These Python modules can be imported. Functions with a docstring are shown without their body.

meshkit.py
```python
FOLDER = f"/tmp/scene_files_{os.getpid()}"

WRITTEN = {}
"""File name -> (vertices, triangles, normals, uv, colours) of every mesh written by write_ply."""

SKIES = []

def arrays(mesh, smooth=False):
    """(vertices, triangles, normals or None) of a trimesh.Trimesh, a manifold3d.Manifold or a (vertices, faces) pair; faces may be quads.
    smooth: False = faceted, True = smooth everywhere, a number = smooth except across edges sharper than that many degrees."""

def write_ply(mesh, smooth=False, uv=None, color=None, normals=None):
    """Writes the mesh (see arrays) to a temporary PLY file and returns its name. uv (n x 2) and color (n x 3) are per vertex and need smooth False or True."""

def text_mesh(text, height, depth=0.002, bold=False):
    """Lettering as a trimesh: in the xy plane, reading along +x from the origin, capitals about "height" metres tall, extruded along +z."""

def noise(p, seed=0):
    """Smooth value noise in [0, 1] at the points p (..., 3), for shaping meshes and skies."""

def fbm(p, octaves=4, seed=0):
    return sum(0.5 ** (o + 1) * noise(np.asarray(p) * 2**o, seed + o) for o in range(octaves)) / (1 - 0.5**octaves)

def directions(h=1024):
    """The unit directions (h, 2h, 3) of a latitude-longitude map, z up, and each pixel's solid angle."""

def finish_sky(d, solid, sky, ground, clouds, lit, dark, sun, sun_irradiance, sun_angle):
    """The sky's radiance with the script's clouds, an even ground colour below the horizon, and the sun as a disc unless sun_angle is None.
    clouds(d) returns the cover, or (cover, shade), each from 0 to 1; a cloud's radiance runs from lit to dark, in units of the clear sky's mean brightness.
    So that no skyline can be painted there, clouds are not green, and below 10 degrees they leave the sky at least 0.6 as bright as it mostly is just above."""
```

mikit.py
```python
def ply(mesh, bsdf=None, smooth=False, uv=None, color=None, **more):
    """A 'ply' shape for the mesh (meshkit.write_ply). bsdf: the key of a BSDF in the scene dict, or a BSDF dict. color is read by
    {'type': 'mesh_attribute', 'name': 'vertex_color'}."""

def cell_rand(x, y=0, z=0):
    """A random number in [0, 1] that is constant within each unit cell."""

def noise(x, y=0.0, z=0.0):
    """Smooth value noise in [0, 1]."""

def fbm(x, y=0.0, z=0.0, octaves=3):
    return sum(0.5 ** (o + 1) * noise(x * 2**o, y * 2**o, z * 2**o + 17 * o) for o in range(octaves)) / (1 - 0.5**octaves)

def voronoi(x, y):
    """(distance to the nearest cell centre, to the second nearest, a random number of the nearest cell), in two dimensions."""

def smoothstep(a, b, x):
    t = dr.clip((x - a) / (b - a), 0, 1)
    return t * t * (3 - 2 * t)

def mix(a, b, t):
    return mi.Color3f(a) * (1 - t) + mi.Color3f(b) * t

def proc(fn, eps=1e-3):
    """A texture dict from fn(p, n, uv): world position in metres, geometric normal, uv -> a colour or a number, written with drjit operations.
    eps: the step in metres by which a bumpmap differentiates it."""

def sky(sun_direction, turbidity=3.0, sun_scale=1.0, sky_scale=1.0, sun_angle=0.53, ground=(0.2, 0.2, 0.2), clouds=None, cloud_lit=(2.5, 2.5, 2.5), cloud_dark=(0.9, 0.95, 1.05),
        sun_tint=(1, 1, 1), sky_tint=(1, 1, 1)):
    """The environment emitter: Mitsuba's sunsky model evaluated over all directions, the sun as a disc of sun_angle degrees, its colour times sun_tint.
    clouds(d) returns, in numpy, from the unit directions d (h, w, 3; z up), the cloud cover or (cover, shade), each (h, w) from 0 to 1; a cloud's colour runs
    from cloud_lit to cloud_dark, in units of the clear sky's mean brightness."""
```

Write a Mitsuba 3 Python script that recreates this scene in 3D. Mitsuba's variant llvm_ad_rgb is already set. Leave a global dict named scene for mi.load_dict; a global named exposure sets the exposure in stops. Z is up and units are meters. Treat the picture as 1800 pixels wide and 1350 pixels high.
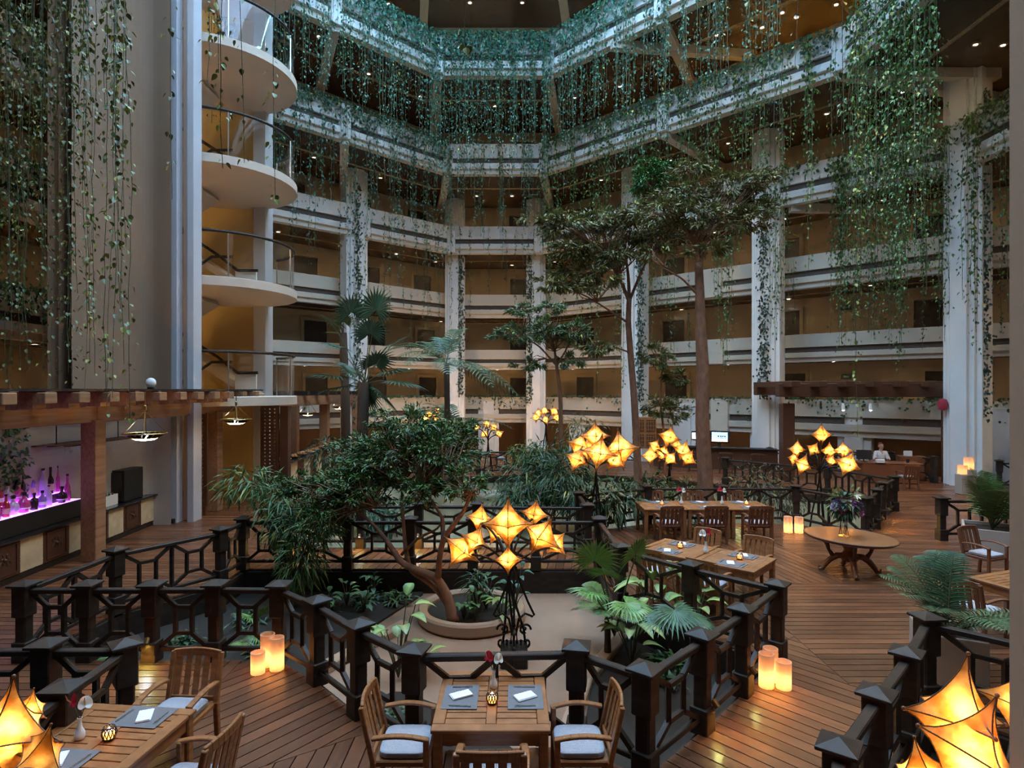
import math, random
import numpy as np, trimesh, mitsuba as mi, mikit, meshkit
import shapely.geometry as sg
from shapely import affinity
from shapely.ops import unary_union

T = mi.ScalarTransform4f
scene, labels = {}, {}
F, YH, H = 1050.0, 686.0, 3.75          # focal length in pixels, horizon row, eye height in metres

# ------------------------------------------------------------------ camera, light, exposure
exposure = 1.0
scene['camera'] = {'type': 'perspective', 'fov': math.degrees(2 * math.atan(900 / F)), 'fov_axis': 'x', 'near_clip': 0.05, 'far_clip': 300.0,
                   'principal_point_offset_x': 0.0, 'principal_point_offset_y': (675 - YH) / 1350.0,
                   'to_world': T().look_at(origin=[0, 0, H], target=[0, 10, H], up=[0, 0, 1])}
SKY_RGB = [1.25, 2.15, 3.45]               # dusk daylight through the skylight over the atrium
ADDED_STRIP_RGB = [4.5, 19.0, 26.0]          # added cyan strip, out of view under the roof ring, tints the top gallery
DOWN_RGB = [430.0, 305.0, 170.0]          # warm recessed downlights of the galleries
LANTERN_RGB = [20.0, 11.5, 3.8]         # bulbs inside the skin lanterns
STAIR_RGB = [14.0, 8.8, 3.2]
ADDED_ROOF_RGB = [1300.0, 860.0, 440.0]        # added warm lights, out of view in the roof ring, brighten the deck


# ------------------------------------------------------------------ helpers
def PLY(mesh, bsdf=None, *a, **k):
    return mikit.ply(mesh, 'mat_' + bsdf, *a, **k)


_used = {}


def ukey(name):
    n = _used.get(name, -1) + 1
    _used[name] = n
    return name if n == 0 else f'{name}_{n:03d}'


def tag(key, label=None, cat=None, group=None, kind=None):
    d = labels.setdefault(key, {})
    for k, v in (('label', label), ('category', cat), ('group', group), ('kind', kind)):
        if v:
            d[k] = v
    return key


def thing(name, label, cat, group=None):
    return tag(ukey(name), label, cat, group)


def add(name, mesh, bsdf, parent=None, smooth=False, to=None, label=None, cat=None, group=None, kind=None, **kw):
    key = ukey(f'{parent}__{name}' if parent else name)
    if isinstance(mesh, dict):
        d = dict(mesh)
    else:
        if isinstance(mesh, MB):
            mesh = mesh.mesh()
        d = PLY(mesh, bsdf, smooth, **kw)
    if to is not None:
        d['to_world'] = to
    scene[key] = d
    if label or cat or group or kind:
        tag(key, label, cat, group, kind)
    return key


def emit(d, rgb, weight=1.0):
    return {**d, 'emitter': {'type': 'area', 'radiance': {'type': 'rgb', 'value': list(map(float, rgb))}, 'sampling_weight': float(weight)}}


def pt(px, py, Y):
    """the point at distance Y along the line of sight of a place in the photograph"""
    return np.array([(px - 900) / F * Y, Y, H + (YH - py) / F * Y])


def ground(px, py, z=0.0):
    return pt(px, py, F * (H - z) / (py - YH))


def place(x, y, z=0.0, rot=0.0, s=1.0):
    return T().translate([float(x), float(y), float(z)]).rotate([0, 0, 1], float(rot)).scale(float(s))


_S = np.array([[a, b, c] for a in (-1, 1) for b in (-1, 1) for c in (-1, 1)], float)


def _chamfer_topology():
    from scipy.spatial import ConvexHull
    v = []
    for s in _S:
        for k in range(3):
            e = np.full(3, 0.8)
            e[k] = 1.0
            v.append(s * e)
    v = np.array(v)
    f = ConvexHull(v).simplices.copy()
    n = np.cross(v[f[:, 1]] - v[f[:, 0]], v[f[:, 2]] - v[f[:, 0]])
    flip = (n * v[f].mean(1)).sum(1) < 0
    f[flip] = f[flip][:, ::-1]
    return f


CHF = _chamfer_topology()
BOXF = np.array([[0, 1, 3], [0, 3, 2], [4, 6, 7], [4, 7, 5], [0, 4, 5], [0, 5, 1], [2, 3, 7], [2, 7, 6], [0, 2, 6], [0, 6, 4], [1, 5, 7], [1, 7, 3]])


def rotz(a):
    c, s = math.cos(a), math.sin(a)
    return np.array([[c, -s, 0], [s, c, 0], [0, 0, 1.0]])


def frame(d, up=(0, 0, 1)):
    d = np.asarray(d, float) / np.linalg.norm(d)
    u = np.asarray(up, float)
    if abs(d @ u) > 0.98:
        u = np.array([0, 1.0, 0]) if abs(d[1]) < 0.9 else np.array([1.0, 0, 0])
    s = np.cross(u, d)
    s /= np.linalg.norm(s)
    return np.stack([d, s, np.cross(d, s)], 1)          # columns: along, side, up


class MB:
    """collects boxes, bars, tubes and turned shapes into one mesh"""

    def __init__(self):
        self.v, self.f, self.n = [], [], 0

    def raw(self, v, f):
        v, f = np.asarray(v, float), np.asarray(f, int)
        self.v.append(v)
        self.f.append(f + self.n)
        self.n += len(v)
        return self

    def box(self, c, s, R=None, ch=0.0):
        h = np.asarray(s, float) / 2
        if ch > 0:
            ch = min(ch, h.min() * 0.45)
            v = []
            for q in _S:
                for k in range(3):
                    e = h - ch
                    e[k] = h[k]
                    v.append(q * e)
            v, f = np.array(v), CHF
        else:
            v, f = _S * h, BOXF
        if R is not None:
            v = v @ np.asarray(R).T
        return self.raw(v + np.asarray(c, float), f)

    def bar(self, a, b, w, h, up=(0, 0, 1), ch=0.0):
        a, b = np.asarray(a, float), np.asarray(b, float)
        return self.box((a + b) / 2, (np.linalg.norm(b - a), w, h), frame(b - a, up), ch)

    def tube(self, pts, r, n=6, cap=True):
        pts = np.asarray(pts, float)
        m = len(pts)
        r = np.full(m, r) if np.isscalar(r) else np.asarray(r, float)
        t = np.gradient(pts, axis=0)
        t /= np.linalg.norm(t, axis=1, keepdims=True) + 1e-12
        ref = np.array([0, 0, 1.0]) if abs(t[:, 2]).mean() < 0.8 else np.array([1.0, 0, 0])
        s = np.cross(t, ref)
        s /= np.linalg.norm(s, axis=1, keepdims=True) + 1e-12
        u = np.cross(s, t)
        a = np.arange(n) * 2 * math.pi / n
        v = (pts[:, None] + r[:, None, None] * (np.cos(a)[None, :, None] * s[:, None] + np.sin(a)[None, :, None] * u[:, None])).reshape(-1, 3)
        f = []
        for i in range(m - 1):
            for j in range(n):
                k = (j + 1) % n
                f += [[i * n + j, (i + 1) * n + j, (i + 1) * n + k], [i * n + j, (i + 1) * n + k, i * n + k]]
        if cap:
            for j in range(1, n - 1):
                f += [[0, j, j + 1], [(m - 1) * n, (m - 1) * n + j + 1, (m - 1) * n + j]]
        return self.raw(v, f)

    def lathe(self, prof, c=(0, 0, 0), n=16, sx=1.0, sy=1.0, orient=True):
        prof = np.asarray(prof, float)
        a = np.arange(n) * 2 * math.pi / n
        v = np.stack([prof[:, :1] * np.cos(a) * sx, prof[:, :1] * np.sin(a) * sy, np.repeat(prof[:, 1:], n, 1)], -1).reshape(-1, 3)
        f = []
        for i in range(len(prof) - 1):
            for j in range(n):
                k = (j + 1) % n
                f += [[i * n + j, i * n + k, (i + 1) * n + k], [i * n + j, (i + 1) * n + k, (i + 1) * n + j]]
        f = np.array(f)
        if orient:
            w = v - [0, 0, (prof[:, 1].min() + prof[:, 1].max()) / 2]
            vol = (w[f[:, 0]] * np.cross(w[f[:, 1]], w[f[:, 2]])).sum()
            up = np.cross(v[f[:, 1]] - v[f[:, 0]], v[f[:, 2]] - v[f[:, 0]])[:, 2].sum()
            if vol < -1e-12 or (abs(vol) <= 1e-12 and up < 0):
                f = f[:, ::-1]
        return self.raw(v + np.asarray(c, float), f)

    def prism(self, poly, z0, z1):
        for g in getattr(poly, 'geoms', [poly]):
            if g.area > 1e-6:
                m = trimesh.creation.extrude_polygon(g, z1 - z0, engine='earcut')
                self.raw(m.vertices + [0, 0, z0], m.faces)
        return self

    def quad(self, a, b, c, d):
        return self.raw([a, b, c, d], [[0, 1, 2], [0, 2, 3]])

    def ball(self, c, r, sub=1, s=(1, 1, 1)):
        m = trimesh.creation.icosphere(subdivisions=sub, radius=1.0)
        return self.raw(m.vertices * np.asarray(s) * r + np.asarray(c), m.faces)

    def move(self, R=None, t=(0, 0, 0)):
        self.v = [(x if R is None else x @ np.asarray(R).T) + np.asarray(t, float) for x in self.v]
        return self

    def mesh(self):
        return np.vstack(self.v), np.vstack(self.f)


def box(c, s, R=None, ch=0.0):
    return MB().box(c, s, R, ch)


# ------------------------------------------------------------------ materials
def M(name, base, rough=0.5, two=False, **kw):
    col = base if isinstance(base, dict) else {'type': 'rgb', 'value': list(base)}
    d = {'type': 'principled', 'base_color': col, 'roughness': rough, **kw}
    scene['mat_' + name] = {'type': 'twosided', 'bsdf': d} if two else d


N3, mix, ss, fbm = mikit.noise, mikit.mix, mikit.smoothstep, mikit.fbm


def t_plank(p, n, uv):
    r = mikit.cell_rand(mi.Float(uv.y) / 10.0 + 0.5, 3)
    g = fbm(uv.x * 2.2, uv.y * 26.0, 0.0, 3)
    w = N3(uv.x * 0.9, uv.y * 0.8, 3.0)
    c = mix([0.058, 0.021, 0.010], [0.178, 0.070, 0.032], g * 0.55 + r * 0.45)
    return c * (0.72 + 0.56 * w)


def t_teak(p, n, uv):
    g = fbm(p.x * 9.0 + p.z * 5.0, p.y * 9.0, p.z * 34.0, 2)
    return mix([0.18, 0.066, 0.021], [0.37, 0.155, 0.055], g)


def t_beam(p, n, uv):
    g = fbm(p.y * 1.3 + p.x, p.z * 22.0, p.x * 22.0, 3)
    return mix([0.15, 0.065, 0.030], [0.36, 0.19, 0.10], g)


def t_dark(p, n, uv):
    return mix([0.012, 0.008, 0.006], [0.034, 0.022, 0.016], fbm(p.x * 6, p.y * 6, p.z * 14, 2))


def t_wall(a, b, s):
    def fn(p, n, uv):
        return mix(a, b, fbm(p.x * s, p.y * s, p.z * s * 0.6, 3))
    return fn


def t_slat(p, n, uv):
    s = (p.x + p.y) * 4.0
    k = s - mi.Float(mi.Int32(s + 1000.0)) + 1000.0
    e = ss(0.0, 0.10, k) * ss(1.0, 0.90, k)
    return mix([0.004, 0.003, 0.002], [0.034, 0.016, 0.009], e * (0.6 + 0.4 * N3(p.x * 2, p.y * 2, p.z)))


def t_sand(p, n, uv):
    return mix([0.19, 0.105, 0.060], [0.35, 0.215, 0.135], fbm(p.x * 0.9, p.y * 0.9, 1.0, 4))


def t_stone(p, n, uv):
    return mix([0.42, 0.31, 0.18], [0.66, 0.52, 0.33], fbm(p.x * 7, p.y * 7, p.z * 7, 4))


def t_skin(p, n, uv):
    m = fbm(p.x * 9, p.y * 9, p.z * 9, 4)
    k = ss(0.50, 0.80, fbm(p.x * 4 + 7, p.y * 4, p.z * 4, 3))
    return mix([0.95, 0.70, 0.34], [0.50, 0.23, 0.055], ss(0.3, 0.75, m)) * (1 - 0.5 * k)


def t_cushion(p, n, uv):
    s = uv.x * 60.0
    k = s - mi.Float(mi.Int32(s + 1000.0)) + 1000.0
    return mix([0.25, 0.25, 0.28], [0.42, 0.42, 0.45], ss(0.15, 0.35, k) * ss(0.95, 0.75, k) * (0.7 + 0.3 * N3(uv.x * 90, uv.y * 22)))


def t_bark(p, n, uv):
    return mix([0.12, 0.055, 0.03], [0.30, 0.155, 0.09], fbm(p.x * 14, p.y * 14, p.z * 5, 3))


def t_water(p, n, uv):
    return fbm(p.x * 3.0, p.y * 3.0, 0.0, 3)


M('deck', mikit.proc(t_plank), 0.34, specular=0.55)
M('sub_deck', [0.012, 0.008, 0.006], 0.9)
M('teak', mikit.proc(t_teak), 0.4)
M('teak_red', [0.17, 0.062, 0.028], 0.38)
M('polished', [0.24, 0.10, 0.040], 0.2, clearcoat=0.7, clearcoat_gloss=0.9)
M('carved', [0.075, 0.030, 0.016], 0.42)
M('pergola', mikit.proc(t_beam), 0.65)
M('dark_wood', mikit.proc(t_dark), 0.5, specular=0.35)
M('iron', [0.010, 0.009, 0.008], 0.4, metallic=0.3)
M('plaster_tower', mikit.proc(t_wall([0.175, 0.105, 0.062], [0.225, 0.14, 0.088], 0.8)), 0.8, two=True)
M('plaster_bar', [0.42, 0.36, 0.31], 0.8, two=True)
M('plaster_white', mikit.proc(t_wall([0.72, 0.69, 0.65], [0.82, 0.79, 0.75], 1.2)), 0.7, two=True)
M('plaster_beige', mikit.proc(t_wall([0.44, 0.355, 0.24], [0.52, 0.42, 0.29], 0.5)), 0.8, two=True)
M('plaster_lobby', [0.36, 0.22, 0.14], 0.8, two=True)
M('plaster_near', [0.42, 0.29, 0.20], 0.85, two=True)
M('plaster_yellow', [0.60, 0.45, 0.22], 0.8, two=True)
M('plaster_warm_lit', [0.66, 0.59, 0.48], 0.7, two=True)
M('fin_paint', [0.46, 0.45, 0.47], 0.7, two=True)
M('stair_paint', [0.54, 0.43, 0.34], 0.7, two=True)
M('slab_paint', [0.66, 0.60, 0.52], 0.7, two=True)
M('groove', [0.10, 0.078, 0.065], 0.8, two=True)
M('ceiling_wood', mikit.proc(t_slat), 0.45, two=True)
M('roof_frame', [0.30, 0.30, 0.30], 0.7, two=True)
M('door_dark', [0.016, 0.013, 0.012], 0.4)
M('sand', mikit.proc(t_sand), 0.65)
M('rim_stone', [0.34, 0.22, 0.14], 0.6)
M('soil', [0.025, 0.018, 0.012], 0.95)
M('stone_panel', mikit.proc(t_stone), 0.55)
M('black_top', [0.010, 0.010, 0.012], 0.12, specular=0.6)
M('black_matte', [0.012, 0.012, 0.012], 0.5)
M('white_matte', [0.75, 0.73, 0.70], 0.6)
M('ceramic', [0.80, 0.78, 0.74], 0.15, clearcoat=0.6)
M('fabric', mikit.proc(t_cushion), 0.85)
M('linen', [0.80, 0.79, 0.80], 0.85)
M('placemat', [0.135, 0.135, 0.145], 0.6)
M('steel', [0.70, 0.70, 0.72], 0.2, metallic=1.0)
M('brass', [0.50, 0.33, 0.14], 0.35, metallic=1.0)
M('bark', mikit.proc(t_bark), 0.8)
M('palm_trunk', [0.070, 0.045, 0.028], 0.9)
M('concrete_pot', [0.40, 0.33, 0.27], 0.7)
M('leaf', {'type': 'mesh_attribute', 'name': 'vertex_color'}, 0.42, two=True, specular=0.5)
M('stem', [0.055, 0.060, 0.022], 0.7)
M('petal', {'type': 'mesh_attribute', 'name': 'vertex_color'}, 0.4, two=True)
M('person_skin', [0.62, 0.36, 0.25], 0.5)
M('hair', [0.22, 0.065, 0.025], 0.5)
M('blouse', [0.80, 0.78, 0.76], 0.8)
M('lamp_glow', [0.8, 0.8, 0.8], 0.5)
for nm, c in (('bottle_pink', [0.55, 0.06, 0.30]), ('bottle_violet', [0.34, 0.20, 0.70]), ('bottle_clear', [0.62, 0.52, 0.78]), ('bottle_dark', [0.020, 0.010, 0.012]), ('bottle_blue', [0.12, 0.20, 0.75]), ('bottle_red', [0.40, 0.03, 0.06])):
    M(nm, c, 0.08, specular=0.7, clearcoat=0.8)
scene['mat_lantern_skin'] = {'type': 'principledthin', 'base_color': mikit.proc(t_skin), 'roughness': 0.6, 'diff_trans': 1.3, 'eta': 1.3}
scene['mat_wax'] = {'type': 'principledthin', 'base_color': {'type': 'rgb', 'value': [0.94, 0.74, 0.54]}, 'roughness': 0.6, 'diff_trans': 1.1, 'eta': 1.3}
scene['mat_glass'] = {'type': 'thindielectric', 'int_ior': 1.5, 'specular_transmittance': {'type': 'rgb', 'value': [0.93, 0.95, 0.93]}}
scene['mat_clear_glass'] = {'type': 'thindielectric', 'int_ior': 1.5}
scene['mat_water'] = {'type': 'bumpmap', 'arbitrary': mikit.proc(t_water, 0.01), 'scale': 0.012, 'bsdf': {'type': 'principled', 'base_color': {'type': 'rgb', 'value': [0.20, 0.205, 0.13]}, 'roughness': 0.10, 'specular': 0.6}}

# ------------------------------------------------------------------ the building
K = H / 3.3


def miters(p):
    p = np.asarray(p, float)
    d = np.diff(p, axis=0)
    d /= np.linalg.norm(d, axis=1, keepdims=True)
    n = np.stack([-d[:, 1], d[:, 0]], 1)
    out = [n[0]]
    for a, b in zip(n[:-1], n[1:]):
        out.append((a + b) / (1 + a @ b))
    return np.array(out + [n[-1]])


def off(p, d):
    return np.asarray(p, float) + miters(p) * d


def sweep(p, prof, closed=True):
    """the profile of (offset away from the atrium, height) along the plan line p"""
    p, m = np.asarray(p, float), miters(p)
    prof = np.asarray(prof, float)
    k = len(prof)
    v = np.concatenate([np.concatenate([p[i] + m[i] * prof[:, :1], prof[:, 1:]], 1) for i in range(len(p))])
    f = []
    for i in range(len(p) - 1):
        for j in range(k if closed else k - 1):
            a, b = i * k + j, i * k + (j + 1) % k
            f += [[a, b, b + k], [a, b + k, a + k]]
    return v, np.array(f)


def band(p, q, z):
    """a flat strip between two plan lines of equal vertex count"""
    n = len(p)
    v = np.vstack([np.c_[p, np.full(n, z)], np.c_[q, np.full(n, z)]])
    f = []
    for i in range(n - 1):
        f += [[i, i + 1, n + i + 1], [i, n + i + 1, n + i]]
    return v, np.array(f)


RING = {  # plan lines of the gallery fronts (left side, left leg, centre face, right leg, right side), parapet top, soffit
    1: ([(-12.6, 4), (-12.6, 30), (-3.4, 38.0), (1.5, 38.0), (19.5, 22.2), (19.5, -3)], 2.87, 1.24),
    2: ([(-12.2, 4), (-12.2, 29.1), (-3.4, 37.0), (1.5, 37.0), (18.5, 21.8), (18.5, -3)], 5.80, 4.57),
    3: ([(-12.2, 4), (-12.2, 27.4), (-3.4, 35.8), (1.5, 35.8), (17.5, 20.6), (17.5, -3)], 9.03, 7.66),
    4: ([(-12.2, 4), (-12.2, 25.6), (-3.4, 33.4), (1.45, 33.4), (15.5, 21.0), (15.5, -3)], 12.46, 10.97),
    5: ([(-12.2, 4), (-12.2, 20.9), (-3.2, 29.9), (1.57, 29.9), (11.2, 20.4), (11.9, -3)], 15.63, 14.15),
    6: ([(-11.0, 4), (-11.0, 18.44), (-3.24, 26.2), (1.62, 26.2), (9.5, 18.3), (9.8, -3)], 18.85, 17.15),
    7: ([(-9.5, 4), (-9.5, 16.2), (-3.2, 22.5), (1.6, 22.5), (8.0, 16.1), (8.0, -3)], 22.2, 20.6)}
RING = {i: (np.array(p) * K, zt * K, zb * K) for i, (p, zt, zb) in RING.items()}
ORD = {1: 'first', 2: 'second', 3: 'third', 4: 'fourth', 5: 'fifth', 6: 'sixth'}
WALL_OFF = 2.45 * K
DOWN = {2: [(775, 564), (846, 567), (968, 564), (1198, 543), (1386, 524), (590, 560), (1090, 556), (1530, 500), (690, 562)], 3: [(766, 459), (900, 465), (975, 459), (1552, 350), (1380, 383), (1255, 407), (697, 445), (489, 406), (600, 425), (1150, 430)],
        4: [(669, 311), (838, 343), (900, 343), (1057, 315), (1178, 280), (1453, 198), (1763, 77), (1280, 250), (1586, 160), (600, 290), (552, 275)],
        5: [(648, 128), (739, 168), (1090, 150), (1010, 170), (870, 185), (1260, 60), (560, 62), (1375, 20)], 6: [(683, 5), (826, 3), (918, 3), (1050, 12), (600, -40), (1180, -40)]}


def lerp2(a, b, t):
    return np.asarray(a) * (1 - t) + np.asarray(b) * t


def seg_dir(p, i):
    d = p[i + 1] - p[i]
    return d / np.linalg.norm(d)


for i in range(1, 7):
    p, zt, zb = RING[i]
    q, zt2, zb2 = RING[i + 1]
    h = zt - zb
    g = add('wall_gallery', sweep(off(p, WALL_OFF), [(0, zb + 0.1), (0.2, zb + 0.1), (0.2, zb2 + 0.4), (0, zb2 + 0.4)]), 'plaster_beige', label=f'beige corridor wall of the {ORD[i]} gallery up', cat='wall', kind='structure')
    paint = 'plaster_warm_lit' if i <= 3 else 'plaster_white'  # lower fronts beige, the warm light there mixed into the colour
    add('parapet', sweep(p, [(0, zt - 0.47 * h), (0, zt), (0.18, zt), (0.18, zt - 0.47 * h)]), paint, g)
    add('groove', sweep(p, [(0.14, zt - 0.70 * h), (0.14, zt - 0.44 * h), (0.2, zt - 0.44 * h), (0.2, zt - 0.70 * h)]), 'groove', g)
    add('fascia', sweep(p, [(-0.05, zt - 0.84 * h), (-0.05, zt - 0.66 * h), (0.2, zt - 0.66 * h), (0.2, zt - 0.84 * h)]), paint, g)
    add('soffit_band', sweep(p, [(0.10, zb), (0.10, zt - 0.82 * h), (0.5, zt - 0.82 * h), (0.5, zb)]), 'slab_paint', g)
    zf = zt - 1.15
    add('slab', sweep(p, [(0.15, zb + 0.12), (0.15, zf), (WALL_OFF + 0.1, zf), (WALL_OFF + 0.1, zb + 0.12)]), 'slab_paint', g)
    c = add('ceiling_gallery', band(off(q, 0.4), np.maximum.reduce([off(p, WALL_OFF + 0.15)]), zb2 + 0.1), 'ceiling_wood', label=f'dark slatted wood ceiling over the {ORD[i]} gallery up', cat='ceiling', kind='structure')
    # pilasters on the front and radial beams under the ceiling
    for s_, ts in ((1, (0.55, 1.0)), (2, (0.0, 1.0)), (3, (0.5, 1.0))):
        for t in ts:
            if i <= 3 and s_ != 2 and t == 1.0:
                continue
            if s_ == 1 and t == 1.0:
                continue
            x = lerp2(p[s_], p[s_ + 1], t)
            d = seg_dir(p, min(s_, 3))
            if t in (0.0, 1.0) and s_ == 2:
                d = np.array([1.0, 0])
            R = rotz(math.atan2(d[1], d[0]))
            n_ = np.array([d[1], -d[0]])
            c3 = np.r_[x + n_ * 0.03, (zt + zb) / 2]
            w = 0.5 if i >= 4 else 1.0
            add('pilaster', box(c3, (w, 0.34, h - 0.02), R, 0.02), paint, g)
            if i >= 4:
                y0 = lerp2(q[s_], q[s_ + 1], t)
                y1 = lerp2(off(p, WALL_OFF)[s_], off(p, WALL_OFF)[s_ + 1], t)
                add('ceiling_beam', MB().bar(np.r_[y0, zb2 - 0.06], np.r_[y1, zb2 - 0.06], 0.42, 0.32), 'slab_paint', c)
    for a_, b_ in {5: [((3.97, 23.85), (9.9, 24.6))], 4: [((11.2, 20.3), (16.6, 20.4))], 3: [((11.6, 24.9), (16.2, 25.1))]}.get(i, []):
        add('ceiling_beam', MB().bar((a_[0] * K, a_[1] * K, zb2 - 0.08), (b_[0] * K, b_[1] * K, zb2 - 0.08), 0.35, 0.4), 'slab_paint', c)
    # doors of the rooms
    wl = off(p, WALL_OFF)
    for s_, ts in ((1, (0.35, 0.62, 0.88)), (2, (0.72,)), (3, (0.12, 0.36, 0.6, 0.84)), (4, (0.06, 0.2))):
        for t in ts:
            x, d = lerp2(wl[s_], wl[s_ + 1], t), seg_dir(wl, s_)
            R = rotz(math.atan2(d[1], d[0]))
            n_ = np.array([d[1], -d[0]])
            hz = min(2.7, zb2 - zf - 0.5)
            dk = add('door', box(np.r_[x + n_ * 0.02, zf + hz / 2], (1.5, 0.10, hz), R, 0.01), 'door_dark', g)
            fr = MB()
            for sx in (-0.84, 0.84):
                fr.box(np.r_[x + n_ * 0.05 + d * sx, zf + hz / 2 + 0.05], (0.18, 0.2, hz + 0.1), R)
            fr.box(np.r_[x + n_ * 0.05, zf + hz + 0.13], (1.86, 0.2, 0.16), R)
            add('door_frame', fr, 'plaster_beige', g)
    zc = zb2 + 0.1
    lit = [pt(px, py, F * (zc - H) / (YH - py)) for px, py in DOWN.get(i, [])]
    zone = sg.Polygon(np.vstack([off(q, 0.6), off(p, WALL_OFF - 0.25)[::-1]]).tolist()).buffer(0)
    lit = [v for v in lit if zone.contains(sg.Point(v[0], v[1]))]
    md = (off(q, 0.0) + off(p, WALL_OFF)) / 2
    for s_, ts in ((0, (0.2, 0.35, 0.5) if i < 6 else ()), (1, (0.25, 0.5, 0.75) if i == 1 else ()), (2, (0.5,) if i == 1 else ()), (3, (0.1, 0.3, 0.5, 0.7, 0.9) if i == 1 else ()), (4, (0.1, 0.25, 0.4) if i < 5 else ())):
        lit += [np.r_[lerp2(md[s_], md[s_ + 1], t), zc] for t in ts]
    rgb = [DOWN_RGB] * len(lit)
    if i == 5:  # extra yellow downlights added to brighten the corridor at the right
        for px, py in ((1400, 28), (1470, 6), (1340, 46), (1525, -12)):
            lit.append(pt(px, py, F * (zc - H) / (YH - py)))
            rgb.append([1500.0, 900.0, 170.0])
    for P, rg in zip(lit, rgb):
        k = thing('downlight', f'small round downlight glowing in the dark ceiling over the {ORD[i]} gallery up', 'downlight', f'recessed downlights over the {ORD[i]} gallery')
        add('trim', MB().lathe([(0.075, -0.06), (0.15, -0.06), (0.16, 0.0), (0.075, 0.0), (0.075, -0.06)], P, 10), 'brass', k)
        lens = MB().lathe([(0.001, -0.065), (0.085, -0.05)], P, 10, orient=False)
        add('lens', emit(PLY((lens.mesh()[0], lens.mesh()[1]), 'lamp_glow'), rg, 1.0), None, k)

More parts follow.
